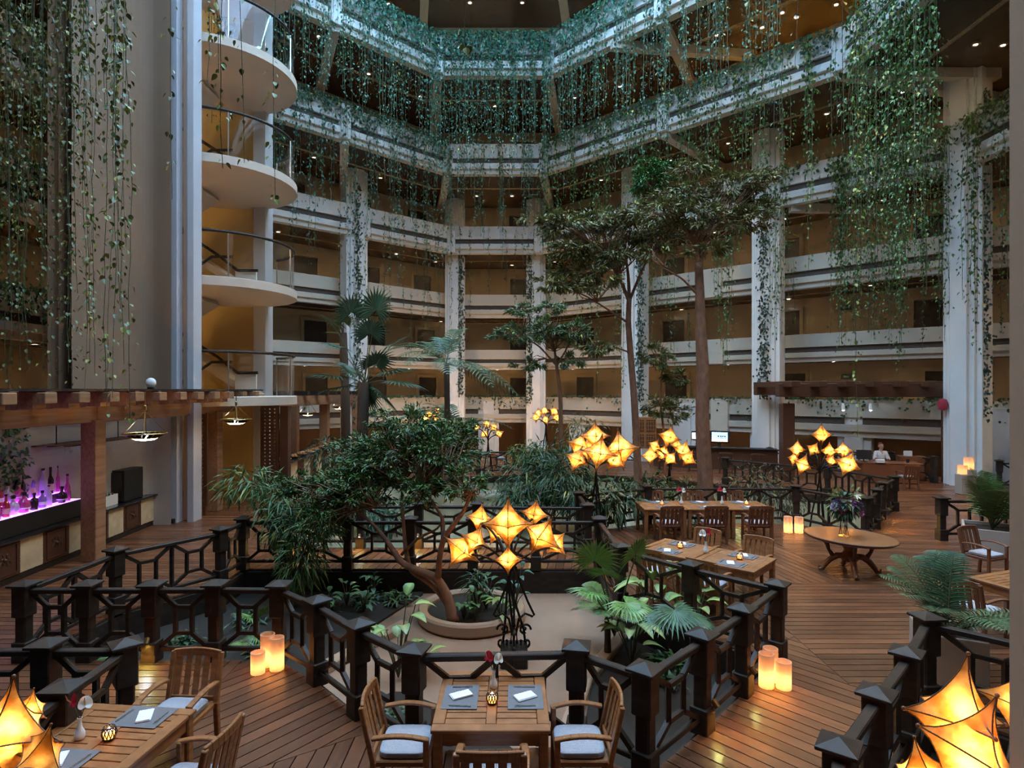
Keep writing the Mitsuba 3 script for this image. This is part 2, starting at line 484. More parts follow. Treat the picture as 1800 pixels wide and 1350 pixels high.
M('sign_green', [0.02, 0.075, 0.05], 0.4)
for i, px, py, nm in ((2, 1488, 541, 'second'), (1, 1488, 662, 'first')):
    wl_ = off(RING[i][0], WALL_OFF)
    a_, b_ = wl_[3], wl_[4]
    kx = (px - 900) / F
    t = (kx * a_[1] - a_[0]) / ((b_[0] - a_[0]) - kx * (b_[1] - a_[1]))
    w_ = lerp2(a_, b_, t)
    d = seg_dir(wl_, 3)
    P = pt(px, py, w_[1]) + np.array([d[1], -d[0], 0]) * 0.08
    R = rotz(math.atan2(d[1], d[0]))
    k = thing('emergency_sign', f'small dark green emergency sign on the corridor wall of the {nm} gallery up', 'sign')
    add('plate', box(P, (0.5, 0.05, 0.26), R, 0.006), 'sign_green', k)
    add('arrow', MB().box(P + R @ np.array([0.05, -0.03, 0.0]), (0.2, 0.012, 0.05), R).box(P + R @ np.array([-0.08, -0.03, 0.0]), (0.09, 0.012, 0.09), R @ np.array([[0.707, 0, 0.707], [0, 1, 0], [-0.707, 0, 0.707]])), 'white_matte', k)

# roof over the sixth gallery, with the skylight over the atrium
p7, z7 = RING[7][0], RING[7][2]
add('wall_skylight', sweep(p7, [(0.0, z7), (0.0, z7 + 3.0), (0.35, z7 + 3.0), (0.35, z7)]), 'plaster_white', label='white upstand wall around the skylight', cat='wall', kind='structure')
sky_v = np.c_[p7, np.full(len(p7), z7 + 2.6)]
add('skylight', emit(PLY((sky_v, [[0, 1, 2], [0, 2, 3], [0, 3, 4], [0, 4, 5]]), 'lamp_glow'), SKY_RGB, 45.0), None, label='skylight glowing with blue dusk over the atrium', cat='skylight', kind='structure')
for ri, (x, y) in enumerate([(-8.2, 17.8), (7.0, 18.4), (8.6, 15.5), (8.6, 11.0), (8.6, 6.5), (8.6, 2.0), (-10.0, 15.0), (-10.0, 11.5), (-10.0, 8.0)]):
    P = np.array([x * K, y * K, z7 - 0.32])
    k = thing('downlight', 'added warm light out of view in the roof ring around the skylight', 'downlight', 'added lights of the roof ring')
    add('trim', MB().lathe([(0.12, -0.06), (0.2, -0.06), (0.21, 0.0), (0.19, 0.42)], P, 12), 'brass', k)
    add('lens', emit(PLY(MB().lathe([(0.001, -0.075), (0.13, -0.05)], P, 12, orient=False).mesh(), 'lamp_glow'), ADDED_ROOF_RGB, 2.5), None, k)
add('roof_light_strip', emit(PLY(sweep(p7, [(0.05, z7 - 0.02), (0.05, z7 - 0.14), (0.25, z7 - 0.14), (0.25, z7 - 0.02)])[0:2], 'lamp_glow'), ADDED_STRIP_RGB, 12.0), None, label='added cyan light strip out of view along the roof ring edge', cat='light strip')
rf = box((1.5 * K, 20 * K, z7 + 4.0), (60 * K, 60 * K, 0.3))
add('roof_top', rf, 'roof_frame', label='dark roof above the skylight', cat='roof', kind='structure')

# tall columns in the atrium
for ci, (x, y, rot, w, where) in enumerate([(-3.3, 34.5, 0, 1.10, 'behind the feather palm'), (1.38, 34.5, 0, 1.10, 'with an empty lit foot right of the fountain'), (-7.85, 29.9, 41, 1.15, 'behind the tall fan palm'), (6.05, 29.7, -41, 1.15, 'behind the slim tree trunk'),
                                            (10.85, 25.4, -41, 1.15, 'beside the dark timber post'), (15.75, 20.75, -62, 1.20, 'with two candles at its foot')]):
    col = tag(ukey('column'), f'tall white stepped column {where}', 'column', None, 'structure')
    R = rotz(math.radians(rot))
    ztop = 14.4 * K
    c0 = np.array([x * K, y * K, 0])
    z0 = -2.4

    def cb(dx, dy, sx, sy):
        return box(c0 + R @ np.array([dx, dy, 0]) + [0, 0, (ztop + z0) / 2], (sx, sy, ztop - z0), R, 0.02)
    w *= K
    add('core', cb(0, 0.15, w, 0.8), 'plaster_white', col)
    add('flute', cb(0, -0.25, w * 0.72, 0.30), 'plaster_white', col)
    add('flute', cb(0, -0.42, w * 0.44, 0.30), 'plaster_white', col)

# lobby behind and below the deck
lobby = np.array([(-16, 4), (-16, 33), (-4.5, 42.5), (2.6, 42.5), (25, 23.5), (25, -3)]) * K
add('wall_lobby', sweep(lobby, [(0, -2.5), (0.3, -2.5), (0.3, 1.9), (0, 1.9)]), 'plaster_lobby', label='brown lobby wall under the first gallery', cat='wall', kind='structure')
add('ceiling_lobby', band(off(RING[1][0], 0.2), off(lobby, 0.2), RING[1][2] + 0.05), 'plaster_lobby', label='plain lobby ceiling under the first gallery', cat='ceiling', kind='structure')
add('floor_lobby', box((1.5 * K, 20 * K, -2.1), (60 * K, 60 * K, 0.2)), 'soil', label='dark lower floor around the deck', cat='floor', kind='structure')
for lx, ly in ((-6, 40.5), (-1, 41), (4.5, 40.0), (9.5, 35.5), (15, 31), (20, 26.5), (22.5, 20), (-13, 34), (22.5, 12), (12, 33)):
    P = np.array([lx * K, ly * K, RING[1][2] + 0.04])
    k = thing('downlight', 'small round downlight in the lobby ceiling under the first gallery', 'downlight', 'downlights of the lobby ceiling')
    add('trim', MB().lathe([(0.09, -0.05), (0.16, -0.05), (0.17, 0.0)], P, 10), 'brass', k)
    add('lens', emit(PLY(MB().lathe([(0.001, -0.06), (0.1, -0.045)], P, 10, orient=False).mesh(), 'lamp_glow'), [v * 0.45 for v in DOWN_RGB], 0.6), None, k)
for ci, (x, y, rot) in enumerate([(-1.5, 38.4, 0), (4.2, 36.4, -41), (9.2, 31.3, -41), (12.4, 29.2, -41), (15.3, 26.6, -41), (18.9, 23.2, -41)]):
    c0 = np.array([x * K, y * K, 0])
    cs = MB()
    R = rotz(math.radians(rot))
    cs.box(c0 + [0, 0, 0.45], (1.5, 0.7, 5.0), R, 0.02)
    cs.box(c0 + R @ np.array([0, -0.35, 0]) + [0, 0, 0.45], (0.8, 0.3, 5.0), R, 0.02)
    add('column_lobby', cs, 'plaster_white', label='short pale column carrying the first gallery', cat='column', group='short columns under the first gallery', kind='structure')

# near pillar at the right edge of the view
add('wall_near', box((4.34, 2.6, 6.0), (3.4, 1.2, 20.0), None, 0.03), 'plaster_near', label='near brown plaster pillar at the edge of the view', cat='wall', kind='structure')

for i, (x, y, tx) in enumerate(((1.35, 33.7, 0.0), (-4.0, 35.4, 0.1))):
    k = thing('uplight', f'small floor uplight washing the foot of the {("column right of the fountain", "column behind the feather palm")[i]}', 'light')
    R = frame((tx, 0.85, 0.6))[:, [1, 2, 0]]
    add('can', MB().lathe([(0.10, -0.18), (0.12, 0.0), (0.10, 0.0)], (0, 0, 0), 12).move(R, (x, y, 0.2)), 'black_matte', k)
    add('lens', emit(PLY(MB().lathe([(0.10, -0.02), (0.001, -0.02)], (0, 0, 0), 12, orient=False).move(R, (x, y, 0.2)).mesh(), 'lamp_glow'), [900, 520, 210], 5.0), None, k)

# ---- tower with the spiral stair landings
arc = [(-10.55 + 0.0, 15.6)] + [(-10.55 + 0.65 * (1 - math.cos(a)), 16.3 + 0.65 * math.sin(a)) for a in np.linspace(0, math.pi / 2, 7)]


def shell(line, t, z0, z1):
    line = np.asarray(line, float)
    return sweep(line[::-1], [(0, z0), (t, z0), (t, z1), (0, z1)])


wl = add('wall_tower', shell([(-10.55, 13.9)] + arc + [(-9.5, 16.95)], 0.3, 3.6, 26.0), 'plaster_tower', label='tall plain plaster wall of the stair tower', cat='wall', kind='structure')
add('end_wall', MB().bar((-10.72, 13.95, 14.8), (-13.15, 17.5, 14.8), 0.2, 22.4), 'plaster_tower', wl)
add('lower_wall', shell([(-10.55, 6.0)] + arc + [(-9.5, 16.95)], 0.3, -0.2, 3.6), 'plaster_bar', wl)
for x0, x1, y, d in ((-9.66, -9.48, 16.9, 0.3), (-9.50, -9.23, 17.25, 0.3), (-9.25, -9.06, 17.0, 0.45)):
    add('fin', box(((x0 + x1) / 2, y + d / 2, 12.9), (x1 - x0, d, 26.2), None, 0.01), 'stair_paint' if x0 == -9.50 else 'fin_paint', wl)
wst = add('wall_stair', box((-12.0, 22.6, 12.9), (5.3, 0.3, 26.2)), 'plaster_yellow', label='ochre back wall of the stair well', cat='wall', kind='structure')
add('end_pillar', box((-9.27, 22.25, 12.9), (0.46, 0.7, 26.2), None, 0.02), 'fin_paint', wst)
add('side_wall', box((-13.3, 20.2, 12.9), (0.3, 5.2, 26.2)), 'plaster_yellow', wst)
add('baseboard_tower', box((-10.0, 16.9, 0.06), (0.95, 0.16, 0.12)), 'dark_wood', label='dark skirting at the foot of the stair tower', cat='skirting', kind='structure')
SC, SR = np.array([-9.72, 19.85]), 2.43
SZ = [3.41, 6.99, 10.61, 14.13, 17.7]
for k_, z in enumerate(SZ):
    where = ('lowest, level with the pergola roof', 'second from the bottom', 'third from the bottom', 'fourth from the bottom', 'highest, cut by the top of the picture')[k_]
    k = thing('stair_landing', f'round white stair landing with curved glass balustrade, {where}', 'stair landing', 'round stair landings')
    add('slab', MB().lathe([(0.01, -0.15), (SR - 0.05, -0.15), (SR, -0.13), (SR, 0.13), (SR - 0.05, 0.15), (0.01, 0.15)], (*SC, z), 64), 'stair_paint', k, smooth=30)
    a = np.linspace(-math.radians(118), math.radians(62), 40)
    ring = np.c_[SC[0] + (SR - 0.1) * np.cos(a), SC[1] + (SR - 0.1) * np.sin(a)]
    gp = MB()
    n = len(ring)
    v = np.vstack([np.c_[ring, np.full(n, z + 0.1)], np.c_[ring, np.full(n, z + 1.45)]])
    gp.raw(v, np.array([[[j, j + 1, n + j + 1], [j, n + j + 1, n + j]] for j in range(n - 1)]).reshape(-1, 3))
    add('glass_panel', gp, 'glass', k, smooth=True)
    add('handrail', MB().tube(np.c_[ring, np.full(n, z + 1.5)], 0.045, 8), 'dark_wood', k, smooth=True)
    for j in (0, 13, 26, 39):
        add('baluster', MB().tube([(*ring[j], z + 0.15), (*ring[j], z + 1.48)], 0.02, 6), 'steel', k)
    fl = MB()
    for a0, a1, zz0, zz1 in (((-9.1, 21.6), (-11.6, 21.6), z + 0.1, z + 1.7), ((-10.2, 20.2), (-12.8, 20.2), z - 0.2, z - 1.8)):
        fl.bar((*a0, zz0), (*a1, zz1), 1.1, 0.22)
    add('flight', fl, 'stair_paint', k)
    add('inner_rail', MB().tube([(-9.6, 20.9, z + 0.95), (-10.3, 20.9, z + 1.5), (-12.0, 20.9, z + 2.6)], 0.05, 8).tube([(-9.6, 20.9, z + 0.95), (-8.9, 20.9, z + 0.95)], 0.05, 8).tube([(-9.5, 20.3, z + 1.3), (-10.2, 20.3, z + 1.3), (-11.8, 20.3, z + 0.2)], 0.05, 8), 'dark_wood', k)
    add('balustrade_panel', box((-9.35, 21.0, z + 0.55), (0.75, 0.08, 0.9), None, 0.01), 'plaster_white', k)
for z in (0.2, 3.7, 7.3, 10.9, 14.4):
    k = thing('wall_lamp', 'warm wall lamp inside the stair well', 'lamp', 'stair well lamps')
    add('bracket', box((-13.0, 18.6, z + 2.0), (0.1, 0.3, 0.5), None, 0.01), 'brass', k)
    add('shade', emit(PLY(MB().box((-12.86, 18.6, z + 2.0), (0.16, 0.4, 0.55), None, 0.03).mesh(), 'lamp_glow'), STAIR_RGB, 2.0), None, k)

# ------------------------------------------------------------------ deck, pits, railings
PIT_FRONT = [(-6.69, 10.08), (-6.77, 8.29), (-5.9, 8.3), (-5.0, 8.3), (-4.13, 8.32), (-3.23, 8.29), (-2.5, 7.67), (-1.77, 6.89), (-1.02, 6.22), (0.68, 6.29), (1.29, 5.78), (2.10, 6.59), (2.85, 7.38), (3.70, 8.32),
             (2.77, 9.27), (1.88, 10.34), (1.83, 12.55), (-5.65, 12.55), (-5.66, 11.6)]
PIT_POND = [(-5.7, 14.25), (1.78, 14.25), (1.76, 15.7), (3.8, 16.8), (8.0, 16.8), (8.8, 14.9), (10.4, 16.9), (11.9, 18.6), (11.2, 21.2), (7.0, 25.0), (3.0, 27.0), (-6.5, 25.0), (-7.0, 17.0)]
PIT_LEFT = [(-9.0, 2.2), (-4.07, 2.2), (-4.07, 5.42), (-4.11, 6.35), (-4.95, 6.35), (-9.0, 6.35)]
PIT_RIGHT = [(1.95, 2.2), (1.95, 3.6), (2.48, 4.53), (3.25, 5.32), (4.06, 6.14), (4.93, 7.1), (5.6, 6.3), (6.6, 5.0), (6.6, 2.2)]
PG = [sg.Polygon(p) for p in (PIT_FRONT, PIT_POND, PIT_LEFT, PIT_RIGHT)]
PITS = unary_union(PG)
DECK = sg.Polygon([(-13.5, 1.0), (12.0, 1.0), (14.0, 12), (20.5, 20.5), (20.0, 24.5), (16.5, 28.2), (8.0, 31.0), (-4.0, 36.5), (-13.5, 33.0)]).difference(PITS)
fl = add('floor', MB().prism(DECK, -0.5, -0.034), 'sub_deck', label='warm brown timber deck floor', cat='deck', kind='structure')


def region(poly, ang, w):
    """boards that run at this angle (degrees from x) clipped to the polygon"""
    out = []
    r = affinity.rotate(poly, -ang, origin=(0, 0))
    if r.is_empty:
        return out
    x0, y0, x1, y1 = r.bounds
    k0, k1 = math.floor(y0 / w), math.ceil(y1 / w)
    for k in range(k0, k1):
        s = r.intersection(sg.box(x0 - 1, k * w + 0.007, x1 + 1, (k + 1) * w - 0.007))
        for g in getattr(s, 'geoms', [s]):
            if g.geom_type == 'Polygon' and g.area > 0.01:
                out.append((affinity.rotate(g, ang, origin=(0, 0)), ang))
    return out


def board(poly, ang, i):
    m = trimesh.creation.extrude_polygon(poly, 0.03, engine='earcut')
    v = m.vertices + [0, 0, -0.03]
    a = math.radians(ang)
    uv = np.c_[v[:, 0] * math.cos(a) + v[:, 1] * math.sin(a) + i * 3.7, (-v[:, 0] * math.sin(a) + v[:, 1] * math.cos(a)) % 0.9 * 0.2 + 10.0 * (i % 89)]
    return v, m.faces, uv


REG = [  # (polygon, direction of the boards)
    (sg.Polygon([(-3.75, 1), (-3.75, 8.5), (-4.2, 8.5), (-4.2, 1)]), 90),
    (sg.Polygon([(-3.75, 4.0), (-3.75, 8.5), (-3.0, 8.5), (-1.25, 6.75), (-2.64, 5.85), (-3.2, 5.4), (-3.2, 1), (-3.75, 1)]), 52),
    (sg.Polygon([(-3.2, 1), (-3.2, 5.4), (-2.64, 5.85), (-1.25, 6.75), (-0.9, 6.4), (0.75, 6.4), (0.75, 1)]), 90),
    (sg.Polygon([(0.75, 1), (0.75, 7), (2.2, 7.4), (4.3, 9.1), (4.3, 7.6), (4.9, 7.05), (1.9, 3.5), (1.9, 1)]), -47),
    (sg.Polygon([(2.2, 7.4), (3.7, 9.4), (1.8, 11.6), (1.8, 17.0), (6.5, 17.0), (6.5, 11.65), (4.3, 11.65), (4.3, 9.1)]), -78),
    (sg.Polygon([(4.3, 7.6), (4.3, 11.65), (6.9, 11.65), (8.3, 9.6), (5.6, 6.6), (4.9, 7.05)]), 0),
    (sg.Polygon([(8.3, 9.6), (6.9, 11.65), (6.5, 11.65), (6.5, 17), (10, 17.0), (14, 20), (14, 12), (12, 6), (8.0, 6)]), -6),
    (sg.Polygon([(-5.7, 12.5), (1.8, 12.5), (1.8, 14.3), (-5.7, 14.3)]), 82)]
done = sg.Polygon()
boards = []
for poly, ang in REG:
    a = poly.intersection(DECK).difference(done)
    done = unary_union([done, poly])
    boards += region(a.buffer(-0.004), ang, 0.17)
boards += region(DECK.difference(done).buffer(-0.004), 0, 0.17)
boards.sort(key=lambda b: b[0].distance(sg.Point(0, 0)) + (0 if b[0].centroid.y > 3.0 else 40))
rest = ([], [], [])
nv = 0
for i, (poly, ang) in enumerate(boards):
    v, f, uv = board(poly, ang, i)
    if i < 300:
        add('plank', (v, f), 'deck', fl, uv=uv)
    else:
        rest[0].append(v); rest[1].append(f + nv); rest[2].append(uv)
        nv += len(v)
add('far_planks', (np.vstack(rest[0]), np.vstack(rest[1])), 'deck', fl, uv=np.vstack(rest[2]), kind='stuff')

gf = add('ground_garden', MB().prism(PG[0].buffer(0.05), -0.62, -0.5), 'sand', label='pale sandy floor of the sunken garden in front of the bridge', cat='ground', kind='structure')
bed = MB()
for poly in (sg.Polygon([(-6.6, 10), (-6.6, 8.4), (-3.3, 8.4), (-2.4, 9.8), (-5.6, 12.4)]), sg.Polygon([(-3.3, 9.0), (-2.0, 12.4), (-5.6, 12.4), (-5.6, 11.5)]), sg.Polygon([(-2.2, 7.6), (-1.0, 6.4), (0.2, 6.5), (-0.6, 7.6), (-1.6, 8.2)]), sg.Polygon([(1.0, 7.2), (1.3, 6.0), (3.5, 8.3), (1.9, 10.1), (1.5, 9.5)])):
    bed.prism(poly.buffer(0.15), -0.5, -0.46)
add('planting_bed', bed, 'soil', gf)
wall_ = MB().prism(unary_union(PG).buffer(0.02).difference(unary_union(PG).buffer(-0.06)), -0.62, -0.05)
add('fascia_deck', wall_, 'dark_wood', fl)
for a, b in (((0.5, 6.7), (1.05, 8.6)), ((-2.9, 8.9), (-1.9, 10.7)), ((1.05, 8.6), (1.9, 10.2))):
    add('kerb', MB().bar((*a, -0.44), (*b, -0.44), 0.22, 0.14, ch=0.02), 'rim_stone', gf)
pond = add('water_pond', MB().prism(PG[1].buffer(0.03), -0.5, -0.30), 'water', label='greenish still water of the pond behind the bridge', cat='water', kind='structure')
for i, p in enumerate(PG[2:]):
    add('ground_bed', MB().prism(p.buffer(0.03), -0.62, -0.5), 'soil', label=('dark planting bed around the lantern lamp at the near dining corner', 'dark planting bed under the lantern lamp beside the near pillar')[i], cat='ground', kind='structure')


def post_mesh():
    m = MB()
    m.box((0, 0, 0.13), (0.21, 0.21, 0.30), None, 0.012).box((0, 0, 0.45), (0.155, 0.155, 0.50), None, 0.02).box((0, 0, 0.83), (0.205, 0.205, 0.42), None, 0.012)
    return m


def cap_mesh():
    m = MB().box((0, 0, 1.055), (0.29, 0.29, 0.03), None, 0.008)
    h = 0.145
    return m.raw([(-h, -h, 1.07), (h, -h, 1.07), (h, h, 1.07), (-h, h, 1.07), (0, 0, 1.125)], [[0, 1, 4], [1, 2, 4], [2, 3, 4], [3, 0, 4]])


POST, CAP = PLY(post_mesh().mesh(), 'dark_wood'), PLY(cap_mesh().mesh(), 'dark_wood')


def railing(label, pts, skip=(), rot=None, no_post=(), z0=0.0):
    k = thing('deck_railing', label, 'railing', None)
    pts = [np.array(p, float) for p in pts]
    for i, p in enumerate(pts):
        if i in no_post:
            continue
        d = pts[min(i + 1, len(pts) - 1)] - pts[max(i - 1, 0)]
        to = place(p[0], p[1], z0, math.degrees(math.atan2(d[1], d[0])))
        kp = add('post', POST, None, k, to=to)
        add('cap', CAP, None, kp, to=to)
    for i in range(len(pts) - 1):
        if i in skip:
            continue
        a, b = pts[i], pts[i + 1]
        L = np.linalg.norm(b - a)
        d = (b - a) / L

        def q(s, z):
            return np.r_[a + d * s, z0 + z]
        add('top_rail', MB().bar(q(0.08, 0.965), q(L - 0.08, 0.965), 0.095, 0.065, ch=0.01), 'dark_wood', k)
        add('bottom_rail', MB().bar(q(0.08, 0.16), q(L - 0.08, 0.16), 0.06, 0.06, ch=0.008), 'dark_wood', k)
        n = max(1, round((L - 0.2) / 0.95))
        for j in range(n):
            s0, s1 = 0.1 + (L - 0.2) * j / n, 0.1 + (L - 0.2) * (j + 1) / n
            c, hw = (s0 + s1) / 2, min(0.15, (s1 - s0) * 0.17)
            fr = MB()
            for s in (c - hw, c + hw):
                fr.bar(q(s, 0.36), q(s, 0.76), 0.05, 0.055)
            for z in (0.38, 0.74):
                fr.bar(q(c - hw, z), q(c + hw, z), 0.05, 0.05)
            add('lattice_frame', fr, 'dark_wood', k)
            for s, z, s2, z2 in ((s0, 0.95, c - hw, 0.75), (s1, 0.95, c + hw, 0.75), (s0, 0.18, c - hw, 0.37), (s1, 0.18, c + hw, 0.37)):
                add('brace', MB().bar(q(s, z), q(s2, z2), 0.05, 0.055), 'dark_wood', k)
            if j:
                add('stud', MB().bar(q(s0, 0.18), q(s0, 0.95), 0.055, 0.055), 'dark_wood', k)
    return k


railing('dark brown railing around the left corner of the sunken garden beside the bar walkway', [(-6.77, 8.29), (-6.69, 10.08), (-5.66, 11.6), (-5.65, 12.55)])
railing('dark brown front railing of the bridge behind the forked tree', [(-5.65, 12.55), (-4.75, 12.55), (-3.45, 12.55), (-2.13, 12.55), (-0.82, 12.55), (0.5, 12.55), (1.83, 12.55)], no_post=(0,))
railing('dark brown rear railing of the bridge in front of the pond', [(-5.6, 14.2), (-3.6, 14.22), (-2.22, 14.23), (-0.83, 14.2), (0.52, 14.1), (1.78, 14.05)])
railing('dark brown railing of four straight bays behind the pillar candle trio', [(-6.77, 8.29), (-5.9, 8.3), (-5.0, 8.3), (-4.13, 8.32), (-3.23, 8.29)], no_post=(0,))
railing('dark brown railing stepping down from the candle trio to the front table', [(-3.23, 8.29), (-2.5, 7.67), (-1.77, 6.89), (-1.02, 6.22), (0.68, 6.29), (1.29, 5.78)], no_post=(0,))
railing('dark brown railing climbing beside the right-hand candle trio', [(1.29, 5.78), (2.10, 6.59), (2.85, 7.38), (3.70, 8.32)], no_post=(0,))
railing('dark brown railing between the big garden fan palm and the double dining table', [(3.70, 8.32), (2.77, 9.27), (1.88, 10.34), (1.84, 12.55), (1.79, 14.05), (1.76, 15.7)], no_post=(0,), skip=(3,))
railing('dark brown railing behind the longest dining table', [(1.76, 15.7), (3.8, 16.8), (5.9, 16.8), (8.0, 16.8), (8.84, 14.95)], no_post=(0,))
railing('dark brown railing along the path to the reception desk', [(8.84, 14.95), (9.9, 16.2), (10.8, 17.4), (11.9, 18.6), (11.2, 21.2), (8.5, 23.8)], no_post=(0,))
railing('nearest dark brown railing around the lantern lamp at the left dining table', [(-6.6, 6.35), (-4.95, 6.35), (-4.11, 6.35), (-4.07, 5.42), (-4.07, 4.2), (-4.07, 3.0)])
railing('dark brown railing in front of the near lantern lamp beside the pillar', [(1.95, 3.6), (2.48, 4.53), (3.25, 5.32), (4.06, 6.14), (4.93, 7.1), (5.75, 6.3), (6.6, 5.3)])
railing('dark brown railing beside the far planter with the bushy palm', [(10.75, 14.95), (12.8, 15.0), (14.8, 14.8)])
railing('far dark railing with octagon pattern behind the reception desk', [(12.0, 27.8), (14.4, 27.2), (16.5, 26.0), (17.1, 24.2)])
railing('far dark railing behind the computer counter', [(3.2, 31.2), (4.8, 31.1), (6.4, 30.7)])
railing('far dark railing right of the tall column with two candles', [(18.6, 22.8), (20.3, 21.8), (21.5, 20.6)])
railing('far dark railing across the back of the pond', [(-6.5, 25.4), (-4.0, 26.2), (-1.5, 26.7), (1.0, 27.0), (3.4, 26.9)])
# small deck lights on the posts
for i, (x, y, dx, dy, g_) in enumerate([(-5.0, 8.17, 0.1, -0.6, 3.0), (2.24, 6.54, 0.6, -0.5, 1.0), (2.97, 7.31, 0.6, -0.5, 1.0), (-3.6, 14.08, 0, -0.6, 1.6), (-2.22, 14.1, 0, -0.6, 2.2), (-4.9, 14.1, 0, -0.6, 2.5), (9.98, 16.05, 0.6, -0.5, 1.6), (10.9, 17.25, 0.6, -0.5, 1.6), (-0.83, 14.06, 0, -0.6, 2.2), (6.3, 16.68, 0, -0.6, 1.0), (0.52, 13.96, 0, -0.6, 2.2)]):
    P = np.array([x, y, 0.30])
    k = thing('deck_light', 'tiny glowing spotlight low on a railing post, ' + ('behind the left table chair', 'lower one by the right candle trio', 'upper one by the right candle trio', 'left on the bridge', 'beside the forked trunk on the bridge', 'under the bamboo on the bridge', 'on the path by the flower vase', 'farther along the path past the flower vase', 'behind the star lantern lamp', 'behind the longest table', 'right of the scrolled lantern stand')[i], 'light')
    R = frame((dx, dy, -0.9), (0, 0, 1))[:, [1, 2, 0]]
    add('body', MB().lathe([(0.0, -0.07), (0.034, -0.06), (0.036, 0.02), (0.03, 0.02)], (0, 0, 0), 10).move(R, P), 'brass', k)
    add('lens', emit(PLY(MB().lathe([(0.032, 0.005), (0.001, 0.012)], (0, 0, 0), 10, orient=False).move(R, P).mesh(), 'lamp_glow'), [520 * g_, 330 * g_, 75 * g_], 4.0), None, k)

# ------------------------------------------------------------------ pergola and bar
pg = thing('pergola', 'big brown timber pergola over the bar beside the stair tower', 'pergola')
for i, y in enumerate((4.9, 9.0, 13.2, 18.6)):
    add('post', box((-9.25, y, 1.55), (0.34, 0.34, 3.1), None, 0.015), 'pergola', pg)
add('main_beam', MB().bar((-9.3, 4.0, 3.22), (-9.3, 13.2, 3.22), 0.26, 0.36, ch=0.015), 'pergola', pg)
add('main_beam', MB().bar((-9.3, 13.22, 3.22), (-9.3, 19.8, 3.22), 0.26, 0.36, ch=0.015), 'pergola', pg)
raf = MB().box((-0.75, 0, 0.17), (2.9, 0.30, 0.32), None, 0.012).box((-0.9, 0, 0.08), (2.6, 0.302, 0.16)).box((0.75, 0, 0.21), (0.3, 0.30, 0.2), None, 0.012)
RAF = PLY(raf.mesh(), 'pergola')
for i, y in enumerate(np.arange(4.6, 19.9, 0.86)):
    add('rafter', RAF, None, pg, to=place(-9.1, y, 3.40, (i * 37 % 5 - 2) * 0.5))
for x in (-8.5, -9.0, -9.6, -10.2):
    add('batten', MB().bar((x, 4.0, 3.755), (x, 20.0, 3.755), 0.34, 0.05), 'dark_wood', pg)
pg2 = thing('pergola', 'smaller brown timber pergola over the distant buffet', 'pergola')
for x, y in ((-9.6, 30.6), (-10.3, 24.0), (-8.7, 33.5), (-12.2, 33.5)):
    add('post', box((x, y, 1.6), (0.42, 0.42, 3.2), None, 0.015), 'pergola', pg2)
for a, b in (((-9.9, 23.5), (-9.0, 34.3)), ((-13.5, 33.5), (-8.0, 33.5)), ((-13.5, 30.5), (-8.6, 30.5))):
    add('beam', MB().bar((*a, 3.3), (*b, 3.3), 0.4, 0.5, ch=0.02), 'pergola', pg2)
for i in range(8):
    add('rafter', box((-10.4, 24.4 + i * 1.3, 3.62), (4.2, 0.3, 0.18)), 'dark_wood', pg2)
pg3 = thing('pergola', 'dark brown timber pergola over the reception desk', 'pergola')
for x, y in ((11.5, 25.0), (17.9, 24.4)):
    add('post', box((x, y, 1.6), (0.5, 0.4, 3.2), None, 0.02), 'carved', pg3)
add('beam', MB().bar((11.0, 24.8, 3.75), (18.4, 24.2, 3.75), 0.4, 0.55, ch=0.02), 'carved', pg3)
add('beam', MB().bar((11.3, 27.8, 3.75), (18.2, 27.2, 3.75), 0.4, 0.45, ch=0.02), 'carved', pg3)
for i in range(7):
    add('rafter', box((11.4 + i * 1.08, 25.9, 4.0), (0.35, 4.4, 0.25), rotz(-0.06), 0.02), 'carved', pg3)

bc = thing('bar_counter', 'long bar counter with cream stone and carved dark wood panels and black top', 'counter')
A, B = np.array([-9.55, 8.5]), np.array([-9.97, 16.75])
u = (B - A) / np.linalg.norm(B - A)
nrm = np.array([u[1], -u[0]])
Rb = rotz(math.atan2(u[1], u[0]))
L = np.linalg.norm(B - A)


def bq(s, o, z):
    return np.r_[A + u * s + nrm * o, z]


